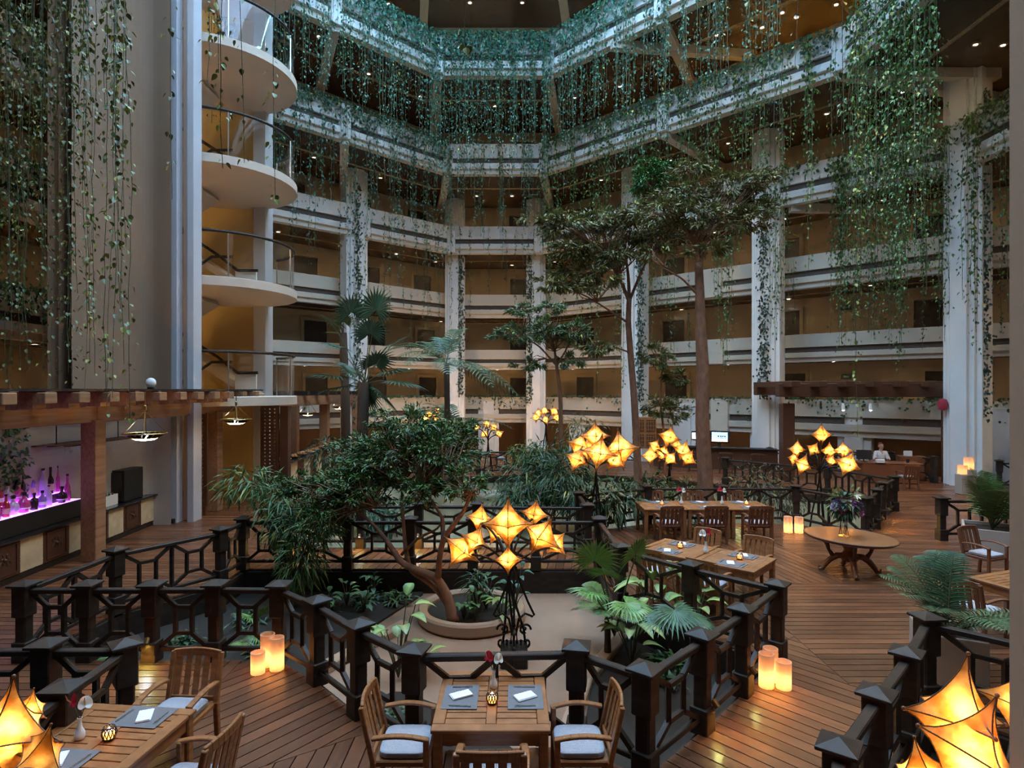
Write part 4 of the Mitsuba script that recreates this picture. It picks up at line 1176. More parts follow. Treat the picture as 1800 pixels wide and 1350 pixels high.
# flowers in glass cylinders
VX, VY = 6.80, 12.25
for i, (dx, dy) in enumerate(((-0.06, 0.0), (0.06, 0.05), (0.02, -0.08))):
    k = thing('cylinder_vase', f'tall clear glass cylinder vase under the bouquet, {("left", "right", "front")[i]} one of three', 'vase')
    add('glass', MB().lathe([(0.0, 0.0), (0.05, 0.0), (0.05, 0.42 + 0.04 * i)], (VX + dx, VY + dy, 0.765), 20), 'clear_glass', k, smooth=30)
    add('base', MB().lathe([(0.0, 0.002), (0.048, 0.002), (0.048, 0.02), (0.0, 0.02)], (VX + dx, VY + dy, 0.765), 20), 'clear_glass', k)
    st = MB()
    for j in range(5):
        a = j * 1.3
        st.tube([(VX + dx + 0.03 * math.cos(a), VY + dy + 0.03 * math.sin(a), 0.80), (VX + dx - 0.03 * math.cos(a), VY + dy - 0.02 * math.sin(a), 1.25)], 0.005, 5)
    add('stalks', st, 'stem', k)

# reception desk, person, counter screens
k = thing('reception_desk', 'reddish wooden reception desk with panelled side at the end of the path', 'desk')
add('top', MB().box((15.3, 24.4, 0.80), (2.3, 0.9, 0.05), rotz(-0.25), 0.01), 'teak_red', k)
add('front_panel', MB().box((15.2, 24.0, 0.40), (2.0, 0.06, 0.74), rotz(-0.25), 0.01), 'teak_red', k)
for sx in (-1, 1):
    add('side_panel', MB().box((15.3 + sx * 1.0 * math.cos(0.25), 24.4 - sx * 1.0 * math.sin(0.25), 0.40), (0.06, 0.8, 0.76), rotz(-0.25), 0.01), 'teak_red', k)
k = thing('drawer_cabinet', 'reddish wooden drawer cabinet behind the reception desk', 'cabinet')
add('body', box((16.7, 25.0, 0.5), (0.95, 0.6, 1.0), rotz(-0.3), 0.01), 'teak_red', k)
for i in range(3):
    dr = add('drawer', MB().box((16.62, 24.69, 0.2 + i * 0.3), (0.85, 0.04, 0.26), rotz(-0.3), 0.01), 'teak_red', k)
    add('handle', MB().box((16.61, 24.65, 0.2 + i * 0.3), (0.2, 0.03, 0.03), rotz(-0.3), 0.005), 'brass', dr)
add('paper_sign', box((16.5, 24.9, 1.12), (0.32, 0.03, 0.22), rotz(-0.3), 0.004), 'white_matte', None, label='small white paper sign standing on the drawer cabinet', cat='sign')
k = thing('monitor', 'black monitor on the reception desk beside the seated woman', 'monitor')
add('screen', box((14.35, 24.35, 1.13), (0.55, 0.06, 0.38), rotz(-0.5), 0.01), 'black_matte', k)
add('stand', MB().lathe([(0, 0.825), (0.12, 0.825), (0.12, 0.84), (0.025, 0.85), (0.025, 0.96)], (14.35, 24.37, 0), 12), 'black_matte', k)
add('desk_box', box((14.85, 24.1, 0.89), (0.3, 0.2, 0.13), rotz(-0.25), 0.01), 'white_matte', None, label='small white box on the reception desk', cat='box')
add('cup', MB().lathe([(0, 0.825), (0.05, 0.825), (0.055, 0.96), (0.05, 0.96)], (16.0, 24.15, 0), 14), 'black_matte', None, smooth=35, label='black cup at the right end of the reception desk', cat='cup')
chair('reddish slatted guest chair in front of the reception desk', 15.0, 22.7, 0, None, 'teak_red')
k = thing('office_chair', 'orange-brown chair the woman at the desk sits on', 'chair')
add('seat', box((15.55, 25.3, 0.52), (0.5, 0.5, 0.08), None, 0.02), 'teak_red', k)
add('backrest', MB().lathe([(0.28, 0.62), (0.31, 0.85), (0.29, 1.05), (0.26, 1.05), (0.25, 0.62)], (15.62, 25.35, 0), 14, 1, 0.85), 'teak', k, smooth=35)
for sx in (-0.2, 0.2):
    for sy in (-0.2, 0.2):
        add('leg', box((15.55 + sx, 25.3 + sy, 0.25), (0.05, 0.05, 0.5)), 'teak_red', k)

import manifold3d as m3


def ball3(p, r):
    return m3.Manifold.sphere(r, 14).translate([float(v) for v in p])


def bone(a, ra, b, rb_):
    return m3.Manifold.batch_hull([ball3(a, ra), ball3(b, rb_)])


def organic(parts, edge=0.02, it=8):
    m = m3.Manifold()
    for q_ in parts:
        m = m + q_
    g = m.refine_to_length(edge).to_mesh()
    t = trimesh.Trimesh(g.vert_properties[:, :3], g.tri_verts, process=True)
    trimesh.smoothing.filter_taubin(t, iterations=it)
    return np.array(t.vertices), np.array(t.faces)


def woman(x, y, z, s, rot):
    k = thing('person', 'seated woman in a white wrap blouse with red hair tied up, at the reception desk', 'person')
    to = place(x, y, z, rot, s)
    # local: faces -y, z = 0 at the seat
    sh = {sx: np.array([sx * 0.165, 0.0, 0.50]) for sx in (-1, 1)}
    el = {-1: np.array([-0.26, -0.10, 0.26]), 1: np.array([0.25, -0.06, 0.25])}
    wr = {-1: np.array([-0.30, -0.33, 0.32]), 1: np.array([0.14, -0.30, 0.30])}
    body = [bone((0, 0, 0.05), 0.15, (0, 0.0, 0.25), 0.125), bone((0, 0, 0.25), 0.125, (0, -0.01, 0.44), 0.135), bone(sh[-1], 0.07, sh[1], 0.07), bone((0, 0, 0.50), 0.07, (0, -0.01, 0.62), 0.052)]
    hd = np.array([0.0, -0.035, 0.735])
    body += [m3.Manifold.batch_hull([ball3(hd + [0, 0.015, 0.035], 0.088), ball3(hd + [0, -0.02, -0.06], 0.058)]), bone(hd + [0, -0.088, 0.012], 0.012, hd + [0, -0.100, -0.018], 0.016), bone(hd + [-0.022, -0.078, -0.052], 0.010, hd + [0.022, -0.078, -0.052], 0.010),
             ball3(hd + [-0.09, 0.005, -0.01], 0.022), ball3(hd + [0.09, 0.005, -0.01], 0.022)]
    for sx in (-1, 1):
        body += [bone(sh[sx], 0.055, el[sx], 0.043), bone(el[sx], 0.043, wr[sx], 0.028)]
        h = wr[sx] + (wr[sx] - el[sx]) / np.linalg.norm(wr[sx] - el[sx]) * 0.07
        body.append(bone(wr[sx], 0.028, h, 0.032))
        d = (h - wr[sx]) / 0.07
        for fi in range(4):
            o = np.array([(fi - 1.5) * 0.018, 0, 0])
            body.append(bone(h + o, 0.0095, h + o + d * (0.055 + 0.012 * (fi in (1, 2))) + [0, 0, -0.02], 0.008))
        body.append(bone(wr[sx] + d * 0.02, 0.012, wr[sx] + d * 0.06 + [-sx * 0.05, 0, -0.005], 0.009))
        body += [bone((sx * 0.09, 0, 0.06), 0.09, (sx * 0.11, -0.40, 0.05), 0.065), bone((sx * 0.11, -0.40, 0.05), 0.06, (sx * 0.11, -0.36, -0.36), 0.04), bone((sx * 0.11, -0.36, -0.40), 0.035, (sx * 0.11, -0.50, -0.43), 0.03)]
    add('body', organic(body, 0.018), 'person_skin', k, smooth=True, to=to)
    bl = [bone((0, 0, 0.03), 0.165, (0, 0, 0.25), 0.140), bone((0, 0, 0.25), 0.140, (0, -0.012, 0.43), 0.150), bone(sh[-1] - [0, 0, 0.01], 0.082, sh[1] - [0, 0, 0.01], 0.082)]
    for sx in (-1, 1):
        bl.append(bone(sh[sx], 0.072, el[sx] * 0.9 + wr[sx] * 0.1, 0.066))
        bl.append(bone(el[sx], 0.062, el[sx] * 0.45 + wr[sx] * 0.55, 0.055))
    cut = m3.Manifold.batch_hull([ball3((0, -0.16, 0.44), 0.012), ball3((0.055, -0.05, 0.62), 0.03), ball3((-0.055, -0.05, 0.62), 0.03), ball3((0, -0.22, 0.6), 0.05)])
    m = m3.Manifold()
    for q_ in bl:
        m = m + q_
    g = (m - cut).refine_to_length(0.02).to_mesh()
    t = trimesh.Trimesh(g.vert_properties[:, :3], g.tri_verts, process=True)
    trimesh.smoothing.filter_taubin(t, iterations=6)
    add('blouse', (np.array(t.vertices), np.array(t.faces)), 'blouse', k, smooth=True, to=to)
    hr = m3.Manifold.batch_hull([ball3(hd + [0, 0.03, 0.05], 0.092), ball3(hd + [0, 0.05, -0.03], 0.075)]) + ball3(hd + [0, 0.10, 0.10], 0.055)
    hr = hr - m3.Manifold.batch_hull([ball3(hd + [0, -0.10, -0.02], 0.075), ball3(hd + [0, -0.12, 0.02], 0.07)])
    g = hr.refine_to_length(0.02).to_mesh()
    t = trimesh.Trimesh(g.vert_properties[:, :3], g.tri_verts, process=True)
    trimesh.smoothing.filter_taubin(t, iterations=4)
    add('hair', (np.array(t.vertices), np.array(t.faces)), 'hair', k, smooth=True, to=to)
    ey = MB()
    for sx in (-1, 1):
        ey.ball(hd + [sx * 0.034, -0.076, 0.006], 0.011, 1, (1.3, 0.6, 0.7))
        ey.box(hd + [sx * 0.034, -0.080, 0.028], (0.036, 0.008, 0.006))
    add('eyes', ey, 'black_matte', k, to=to)
    add('lips', MB().ball(hd + [0, -0.082, -0.052], 0.012, 1, (2.0, 0.6, 0.7)), 'bottle_red', k, to=to)
    add('skirt', organic([bone((sx * 0.09, 0, 0.06), 0.105, (sx * 0.10, -0.36, 0.05), 0.082) for sx in (-1, 1)] + [bone((-0.09, 0, 0.05), 0.11, (0.09, 0, 0.05), 0.11)], 0.03), 'black_matte', k, smooth=True, to=to)


woman(15.52, 25.15, 0.57, 1.12, -8)

k = thing('computer_counter', 'long dark counter carrying two screens at the far deck edge', 'counter')
add('top', MB().bar((7.0, 29.6, 1.02), (12.2, 27.5, 1.02), 0.6, 0.06, ch=0.01), 'black_matte', k)
add('front', MB().bar((7.0, 29.5, 0.5), (12.2, 27.4, 0.5), 0.08, 1.0), 'carved', k)
for i, (px, py, w, sc) in enumerate(((1265, 768, 0.72, 1), (1226, 766, 0.5, 0))):
    P = pt(px, py, 28.4)
    kk = thing('screen', ('screen showing a beach with palms under blue sky on the far counter', 'white screen half hidden behind the thick tree trunk')[i], 'screen')
    h = w * 0.62
    R = rotz(-0.35)
    add('frame', box(P + [0.05, 0.05, 0], (w + 0.12, 0.06, h + 0.12), R, 0.01), 'black_matte', kk)
    add('stand', box((P[0], P[1] + 0.05, (P[2] - h / 2 + 1.04) / 2), (0.12, 0.05, max(P[2] - h / 2 - 1.04, 0.1) + 0.05)), 'black_matte', kk)
    add('sky_picture', emit(PLY(MB().box(P + R @ np.array([0, -0.035, 0.17 * h]), (w, 0.01, h * 0.66), R).mesh(), 'lamp_glow'), [0.22, 0.5, 1.0] if sc else [0.6, 0.65, 0.7], 0.05), None, kk)
    add('sand_picture', emit(PLY(MB().box(P + R @ np.array([0, -0.035, -0.33 * h]), (w, 0.01, h * 0.34), R).mesh(), 'lamp_glow'), [0.7, 0.5, 0.3] if sc else [0.5, 0.5, 0.5], 0.05), None, kk)
    if sc:
        pm = MB()
        for q_ in (-0.05, 0.06, 0.15, 0.24):
            pm.box(P + R @ np.array([q_, -0.045, -0.08 * h]), (0.015, 0.006, h * 0.3), R).ball(P + R @ np.array([q_, -0.047, 0.08 * h]), 0.05, 1, (1, 0.08, 0.5))
        add('palm_picture', pm, 'black_matte', kk)
k = thing('shutter_cabinet', 'light wooden cabinet with four lattice doors behind the slim tree trunk', 'cabinet')
P = pt(1134, 761, 29.5)
add('body', box(P + [0, 0.2, 0], (1.15, 0.4, 1.55), rotz(-0.2), 0.01), 'teak', k)
for sx in (-0.27, 0.27):
    for sz in (-0.36, 0.36):
        dd = add('door', MB().box(P + rotz(-0.2) @ np.array([sx, -0.02, sz]), (0.42, 0.03, 0.58), rotz(-0.2)), 'carved', k)
        lat = MB()
        for q_ in (-0.12, 0, 0.12):
            lat.box(P + rotz(-0.2) @ np.array([sx + q_, -0.04, sz]), (0.025, 0.02, 0.56), rotz(-0.2)).box(P + rotz(-0.2) @ np.array([sx, -0.04, sz + q_ * 1.6]), (0.42, 0.02, 0.025), rotz(-0.2))
        add('lattice', lat, 'teak', dd)
k = thing('track_light', 'ceiling rail with two bright spot heads under the reception pergola', 'light')
add('rail', MB().bar(pt(1478, 709, 23.6), pt(1540, 709, 23.6), 0.05, 0.04), 'steel', k)
for px in (1482, 1530):
    P = pt(px, 711, 23.5)
    hd_ = add('spot_head', MB().lathe([(0.05, 0.05), (0.07, -0.22), (0.05, -0.22)], P, 12), 'white_matte', k)
    add('lens', emit(PLY(MB().ball(P - [0, 0.02, 0.22], 0.05, 1).mesh(), 'lamp_glow'), [260, 190, 120], 0.6), None, hd_)
k = thing('notice_board', 'two small framed notices on the dark timber post by the far right column', 'sign')
for z in (1.95, 1.25):
    nb = add('frame', box((17.62, 24.1, z), (0.05, 0.42, 0.55), rotz(-0.9), 0.006), 'carved', k)
    add('paper', box((17.585, 24.05, z), (0.05, 0.34, 0.46), rotz(-0.9), 0.004), 'white_matte', nb)
add('red_lantern', MB().lathe([(0, 0), (0.14, 0.05), (0.2, 0.25), (0.14, 0.45), (0, 0.5)], pt(1657, 722, 23.8), 14), 'bottle_red', None, smooth=35, label='pink-red paper ball on the dark timber post by the far right column', cat='decoration')

# ------------------------------------------------------------------ star lanterns
def star_shape():
    m = trimesh.creation.icosphere(subdivisions=3)
    o = trimesh.creation.icosahedron()
    v = np.array([[1, 0, 0], [-1, 0, 0], [0, 1, 0], [0, -1, 0], [0, 0, 1], [0, 0, -1]], float)
    f = np.array([[0, 2, 4], [2, 1, 4], [1, 3, 4], [3, 0, 4], [2, 0, 5], [1, 2, 5], [3, 1, 5], [0, 3, 5]])
    t = trimesh.Trimesh(v, f, process=False)
    for _ in range(3):
        t = t.subdivide()
    d = t.vertices / np.linalg.norm(t.vertices, axis=1, keepdims=True)
    p = 0.70
    r = (np.abs(d) ** p).sum(1) ** (-1 / p)
    return d * r[:, None], np.array(t.faces)


SV, SF = star_shape()
SV = SV * [1.0, 0.62, 1.0]
RIB = MB()
for a, b in ((0, 2), (0, 1), (2, 1)):
    for sa in (-1, 1):
        for sb in (-1, 1):
            t = np.linspace(0.0, math.pi / 2, 12)
            e = np.zeros((12, 3))
            e[:, a], e[:, b] = sa * np.cos(t), sb * np.sin(t)
            r = (np.abs(e) ** 0.70).sum(1) ** (-1 / 0.70)
            RIB.tube(e * r[:, None] * [1.0, 0.62, 1.0] * 1.008, 0.010 if b != 1 and a != 1 else 0.012, 5)
TIP = MB()
for d in ((1, 0, 0), (-1, 0, 0), (0, 0, 1), (0, 0, -1), (0, -0.62, 0)):
    TIP.ball(np.array(d) * 1.0, 0.036, 1)
SKIN = PLY((SV, SF), 'lantern_skin', 50)
RIBD, TIPD = PLY(RIB.mesh(), 'carved'), PLY(TIP.mesh(), 'teak_red')
BULB = PLY((SV * 0.36, SF), 'lamp_glow')


def lantern_lamp(label, foot, heads, scale, w, arms=True, pot=False, crown=None):
    """heads: (pixel x, pixel y, half size in pixels, depth, roll, yaw, gain); foot: the point on the ground"""
    k = thing('lantern_lamp', label, 'lamp')
    foot = np.asarray(foot, float)
    cs = [pt(h[0], h[1], h[3]) for h in heads]
    cen = np.mean(cs, axis=0)
    if crown is None:
        crown = np.array([cen[0], cen[1], min(c[2] for c in cs) - 0.3])
    for j, (h, c) in enumerate(zip(heads, cs)):
        s = h[2] * h[3] / F
        to = T().translate(list(map(float, c))).rotate([0, 0, 1], h[5]).rotate([0, 1, 0], h[4]).scale(float(s))
        kl = add('lantern', SKIN, None, k, to=to)
        add('ribs', RIBD, None, kl, to=to)
        add('tips', TIPD, None, kl, to=to)
        add('bulb', emit(BULB, [v * h[6] for v in LANTERN_RGB], w), None, kl, to=to)
        if arms:
            q0 = crown
            d = c - crown
            end = c - np.array([0, 0, 0.3 * s])
            t = np.linspace(0, 1, 9)[:, None]
            p1 = crown + np.array([d[0] * 0.1, d[1] * 0.1, max(0.2, d[2] * 0.6)])
            p2 = crown + np.array([d[0] * 0.75, d[1] * 0.75, max(0.25, d[2] * 0.95)])
            pts = (1 - t) ** 3 * q0 + 3 * (1 - t) ** 2 * t * p1 + 3 * (1 - t) * t ** 2 * p2 + t ** 3 * end
            add('stem', MB().tube(pts, 0.017 * scale, 6), 'iron', k, smooth=True)
    for j in range(3):
        a = j * 2.094 + 0.5
        o = np.array([math.cos(a), math.sin(a), 0])
        h = crown[2] - foot[2]
        add('leg', MB().tube([foot + o * 0.24 * scale, foot + o * 0.17 * scale + [0, 0, h * 0.35], crown + o * 0.03 - [0, 0, h * 0.15], crown + [0, 0, 0.05]], 0.02 * scale, 6), 'iron', k, smooth=True)
    return k, crown


B9 = 9.3
k, cr = lantern_lamp('star-shaped skin lanterns on a scrolled black iron stand beside the round planter', (0.03, B9, -0.45),
                     [(893, 921, 47, B9 - 0.35, 0, 0, 1.0), (843, 910, 27, B9 + 0.3, 12, 25, 1.1), (834, 950, 29, B9 - 0.1, 28, 20, 1.0), (812, 966, 39, B9 - 0.1, 38, 15, 1.1), (952, 942, 40, B9 - 0.35, 30, -20, 1.1), (976, 955, 29, B9 + 0.05, 42, -30, 1.0), (940, 903, 27, B9 + 0.4, 8, -10, 0.5), (893, 984, 27, B9 - 0.5, 0, 0, 1.0), (873, 936, 24, B9 + 0.45, 30, 10, 0.7)], 1.0, 0.35, crown=np.array([-0.05, B9, 0.85]))
base = MB()
for j, a in enumerate((0.25, math.pi - 0.25, math.pi / 2, -math.pi / 2)):
    d = np.array([math.cos(a), math.sin(a), 0])
    o = np.array([0.03, B9, 0])
    base.tube([o + d * r + [0, 0, z] for r, z in ((0.03, 1.0), (0.10, 0.75), (0.22, 0.45), (0.33, 0.22), (0.30, 0.20), (0.18, 0.26), (0.08, 0.18), (0.04, 0.0), (0.05, -0.2))], 0.018, 6)
    t = np.linspace(0, 5.2, 18)
    r_ = 0.105 * (1 - t / 8)
    base.tube([o + d * (0.17 + rr * math.cos(tt)) + [0, 0, 0.0 + rr * math.sin(tt)] for tt, rr in zip(t, r_)], 0.018, 6)
    base.tube([o + d * (0.20 + rr * math.cos(tt + 2.6) * 0.9) + [0, 0, -0.2 + rr * math.sin(tt + 2.6)] for tt, rr in zip(t, r_)], 0.018, 6)
    base.ball(o + d * 0.17 + [0, 0, 0.02], 0.035, 1)
add('scroll_base', base, 'iron', k, smooth=True)
add('foot_block', box((0.03, B9, -0.37), (0.42, 0.42, 0.3), None, 0.02), 'iron', k)
Y2 = 15.3
lantern_lamp('star-shaped skin lanterns on thin black stems behind the bridge, left of the slim tree trunk', (2.15, Y2, -0.4),
             [(1046, 766, 27, Y2, 0, 0, 1.0), (1053, 796, 33, Y2 - 0.4, 10, 0, 0.8), (1091, 790, 36, Y2 - 0.2, -8, -20, 1.1), (1080, 808, 24, Y2 - 0.3, 35, -20, 1.1), (1018, 784, 27, Y2, 20, 25, 0.7), (1014, 808, 26, Y2 - 0.3, 25, 20, 0.75), (1034, 790, 24, Y2 + 0.4, 0, 10, 1.0)], 1.1, 0.25)
Y3 = 19.5
lantern_lamp('star-shaped skin lanterns on thin black stems between the two tall tree trunks', (5.1, Y3, -0.4),
             [(1176, 768, 22, Y3, 15, 0, 1.0), (1143, 801, 19, Y3 - 0.3, 0, 10, 1.3), (1151, 785, 17, Y3, 30, 20, 1.0), (1165, 796, 18, Y3 + 0.2, 25, 0, 1.2), (1178, 806, 16, Y3 - 0.3, 40, 0, 1.2), (1201, 792, 20, Y3, 20, -20, 0.9), (1209, 806, 18, Y3 - 0.2, 30, -15, 1.2), (1190, 783, 13, Y3 + 0.3, 10, 0, 0.8)], 1.1, 0.2)
Y4 = 17.2
lantern_lamp('star-shaped skin lanterns on thin black stems behind the flower bouquet', (8.85, Y4, -0.4),
             [(1444, 764, 21, Y4, 0, 0, 1.0), (1401, 790, 19, Y4, 5, 10, 1.1), (1411, 817, 22, Y4 - 0.4, 25, 15, 1.1), (1395, 806, 15, Y4, 10, 20, 1.1), (1430, 790, 15, Y4 + 0.3, 30, 0, 0.6), (1457, 793, 17, Y4 + 0.1, 5, 0, 1.2), (1482, 792, 18, Y4, 0, -10, 1.1), (1490, 816, 25, Y4 - 0.4, 22, -15, 1.1), (1461, 810, 13, Y4 - 0.1, 20, 0, 1.1)], 1.1, 0.25)
for i, (Yf, hs, nm) in enumerate(((28.0, [(946, 727), (957, 722), (974, 723), (978, 734), (959, 738), (942, 734)], 'far away in front of the bare column right of the fountain'), (25.5, [(837, 750), (856, 746), (868, 751), (852, 763), (877, 762)], 'far away low above the pond'), (26.5, [(770, 722), (755, 729), (748, 735), (782, 724), (767, 735)], 'far away behind the feather palm'))):
    mx = np.mean([h[0] for h in hs])
    lantern_lamp(f'small star-shaped skin lanterns {nm}', ((mx - 900) / F * Yf, Yf, (0.0, -0.3, 0.0)[i]), [(h[0], h[1], 10.5, Yf + 0.3 * math.sin(j * 2.4), j * 17, (j * 31) % 40 - 20, 1.1) for j, h in enumerate(hs)], 1.2, 0.1)
YR = 3.75
lantern_lamp('big star-shaped skin lanterns close to us beside the near pillar', (3.6, 3.9, -0.5),
             [(1680, 1260, 112, YR, 14, 12, 0.9), (1705, 1322, 110, YR - 0.15, 28, 5, 1.25), (1618, 1372, 80, YR - 0.2, -10, 15, 1.15), (1795, 1235, 70, YR + 0.5, 10, -20, 1.0)], 1.0, 0.5, crown=np.array([3.2, 3.9, 0.9]))
YL = 4.25
lantern_lamp('big star-shaped skin lanterns close to us over the left dining table', (-4.7, 4.5, -0.5),
             [(18, 1288, 100, YL, 4, -8, 1.25), (55, 1248, 40, YL + 0.4, 10, -20, 1.2), (72, 1328, 66, YL - 0.1, 24, -20, 0.25)], 1.0, 0.5, crown=np.array([-4.3, 4.5, 1.0]))

# ------------------------------------------------------------------ pillar candles
def candle(x, y, h, r, label, z=0.0, gain=1.0):
    k = thing('pillar_candle', label, 'candle')
    add('wax_wall', MB().lathe([(0.0, 0.004), (r, 0.004), (r, h), (r - 0.008, h + 0.004), (r - 0.016, h - 0.01), (r - 0.02, h - 0.05)], (x, y, z), 20), 'wax', k, smooth=35)
    add('glow_core', emit(PLY(MB().lathe([(0.001, 0.05), (r * 0.35, 0.07), (r * 0.35, h * 0.45), (0.001, h * 0.55)], (x, y, z), 10).mesh(), 'lamp_glow'), [9.5 * gain, 4.9 * gain, 1.7 * gain], 0.25), None, k)


candle(-3.37, 7.92, 0.28, 0.092, 'short glowing pillar candle of the left trio on the deck')
candle(-3.33, 8.14, 0.43, 0.094, 'rear tall glowing pillar candle of the left trio on the deck')
candle(-3.16, 8.03, 0.43, 0.094, 'front tall glowing pillar candle of the left trio on the deck')
candle(3.22, 7.56, 0.42, 0.094, 'tall front pillar candle of the right trio beside the railing')
candle(3.34, 7.72, 0.42, 0.094, 'tall rear pillar candle of the right trio beside the railing')
candle(3.42, 7.52, 0.34, 0.094, 'shorter pillar candle of the right trio beside the railing')
candle(7.28, 15.75, 0.42, 0.11, 'left pillar candle of the pair at the end of the longest table')
candle(7.54, 15.7, 0.42, 0.11, 'right pillar candle of the pair at the end of the longest table')
for i, (px, h0, h) in enumerate(((1692, 0.72, 0.32), (1703, 0.9, 0.42))):
    P = pt(px, 842, 21.6)
    add('pedestal', box((P[0], P[1], h0 / 2), (0.34, 0.34, h0), None, 0.015), 'concrete_pot', None, label=f'{("lower", "taller")[i]} beige square pedestal at the foot of the far right column', cat='pedestal')
    candle(P[0], P[1], h, 0.155, f'pillar candle on the {("lower", "taller")[i]} pedestal at the far right column', h0, 0.7)

# ------------------------------------------------------------------ plants
rng = np.random.default_rng(11)


def unit(v):
    return v / (np.linalg.norm(v, axis=-1, keepdims=True) + 1e-12)


class FB:
    """collects leaves with a colour per vertex"""

    def __init__(self):
        self.v, self.f, self.c, self.n = [], [], [], 0

    def raw(self, v, f, c):
        self.v.append(v); self.f.append(f + self.n); self.c.append(c)
        self.n += len(v)

    def diamonds(self, p, d, up, L, W, col, fold=0.15):
        n = len(p)
        d = unit(d)
        s = unit(np.cross(d, up))
        u = np.cross(s, d)
        L, W = np.broadcast_to(L, n)[:, None], np.broadcast_to(W, n)[:, None]
        m = p + d * L * 0.42 + u * W * fold
        v = np.stack([p, m + s * W / 2, p + d * L - u * W * fold, m - s * W / 2], 1).reshape(-1, 3)
        b = np.arange(n)[:, None] * 4
        f = np.concatenate([b + [0, 1, 2], b + [0, 2, 3]])
        self.raw(v, f, np.repeat(col, 4, 0))
        return self

    def blades(self, p, d, up, L, W, col, prof=((0, 0.15), (0.3, 1), (0.7, 0.75), (1, 0)), droop=0.2, fold=0.15, mid=None):
        """longer leaves: stations along the leaf, drooping, with a folded midrib"""
        n, m = len(p), len(prof)
        d = unit(d)
        s = unit(np.cross(d, up))
        u = np.cross(s, d)
        L, W = np.broadcast_to(L, n)[:, None], np.broadcast_to(W, n)[:, None]
        droop = np.broadcast_to(droop, n)[:, None]
        rows, cols = [], []
        col = np.broadcast_to(col, (n, 3))
        midc = col if mid is None else np.broadcast_to(mid, (n, 3))
        for t, w in prof:
            c = p + d * L * t
            c = c + np.array([0, 0, -1.0]) * (droop * L * t * t)
            rows += [c + s * W * w / 2 + u * W * fold * w, c, c - s * W * w / 2 + u * W * fold * w]
            cols += [col, midc, col]
        v = np.stack(rows, 1).reshape(-1, 3)
        c = np.stack(cols, 1).reshape(-1, 3)
        b = np.arange(n)[:, None] * (3 * m)
        f = []
        for i in range(m - 1):
            for j in (0, 1):
                a0, a1, b0, b1 = 3 * i + j, 3 * i + j + 1, 3 * i + 3 + j, 3 * i + 4 + j
                f += [b + [a0, a1, b1], b + [a0, b1, b0]]
        self.raw(v, np.concatenate(f), c)
        return self

    def ply(self, smooth=False):
        return PLY((np.vstack(self.v), np.vstack(self.f)), 'leaf', smooth, color=np.clip(np.vstack(self.c), 0.004, 0.95))

TREE = [0.150, 0.150, 0.055]


def tint(n, base, var=0.35, yellow=0.0):
    base = np.asarray(base, float)
    k = rng.uniform(1 - var, 1 + var, (n, 1))
    c = base * k * rng.uniform(0.88, 1.12, (n, 3))
    y = (rng.random((n, 1)) < yellow)
    return np.where(y, np.array([0.30, 0.30, 0.07]) * k, c)


DARKG, MIDG, YELG, BLUEG, OLIVE = [0.030, 0.072, 0.026], [0.050, 0.115, 0.028], [0.140, 0.195, 0.032], [0.034, 0.100, 0.062], [0.080, 0.105, 0.028]


def rand_dirs(n, down=0.0, spread=1.0):
    v = rng.normal(size=(n, 3)) * spread
    v[:, 2] -= down
    return unit(v)


# ---- hanging vines
def vine_ply(L, seed, per=22, size=0.15, stems=2, spread=0.16, base=BLUEG, yellow=0.03, detail=False):
    global rng
    rng = np.random.default_rng(seed)
    fb, st = FB(), MB()
    for s in range(stems):
        l = L * (1.0 if s == 0 else rng.uniform(0.55, 0.97))
        n = max(6, int(l / 0.6))
        t = np.linspace(0, 1, n)
        ox, oy = rng.normal(0, spread * 0.7, 2) if s else (0, 0)
        w = np.cumsum(rng.normal(0, 0.022, (n, 2)), 0)
        path = np.c_[ox * np.minimum(1, t * 4) + w[:, 0], oy * np.minimum(1, t * 4) + w[:, 1], -l * t]
        st.tube(path, 0.008 if not detail else 0.006, 3, False)
        k = int(l * per / stems)
        tt = rng.random(k) ** 0.95
        p = np.c_[np.interp(tt, t, path[:, 0]), np.interp(tt, t, path[:, 1]), -l * tt]
        a = rng.uniform(0, 2 * math.pi, k)
        o = np.c_[np.cos(a), np.sin(a), np.zeros(k)]
        r = rng.uniform(0.02, spread, (k, 1))
        sz = size * rng.uniform(0.6, 1.15, k) * (1.1 - 0.35 * tt)
        d = o * 0.55 + [0, 0, -0.9] + rng.normal(0, 0.25, (k, 3))
        if detail:
            fb.blades(p + o * r, d, o + [0, 0, 0.35], sz, sz * 0.75, tint(k, base, 0.35, yellow), ((0, 0.3), (0.18, 0.95), (0.45, 1.0), (0.78, 0.5), (1, 0)), 0.1, 0.12)
        else:
            fb.diamonds(p + o * r, d, o + [0, 0, 0.35], sz, sz * 0.72, tint(k, base, 0.4, yellow))
    return fb.ply(), PLY(st.mesh(), 'stem')


LENS = (3.0, 4.5, 6.0, 7.5, 9.0, 11.0)
VT = {L: [vine_ply(L, 100 + i * 10 + j, 26, 0.16, 3, 0.2, BLUEG, 0.02) for j in range(3)] for i, L in enumerate(LENS)}
VS = {L: [vine_ply(L, 300 + i * 10 + j, 11, 0.14, 1, 0.10, DARKG, 0.04) for j in range(3)] for i, L in enumerate(LENS)}
VG = {L: [vine_ply(L, 500 + i * 10 + j, 30, 0.17, 3, 0.26, MIDG, 0.05) for j in range(3)] for i, L in enumerate(LENS)}
vr = random.Random(5)
NV = 0


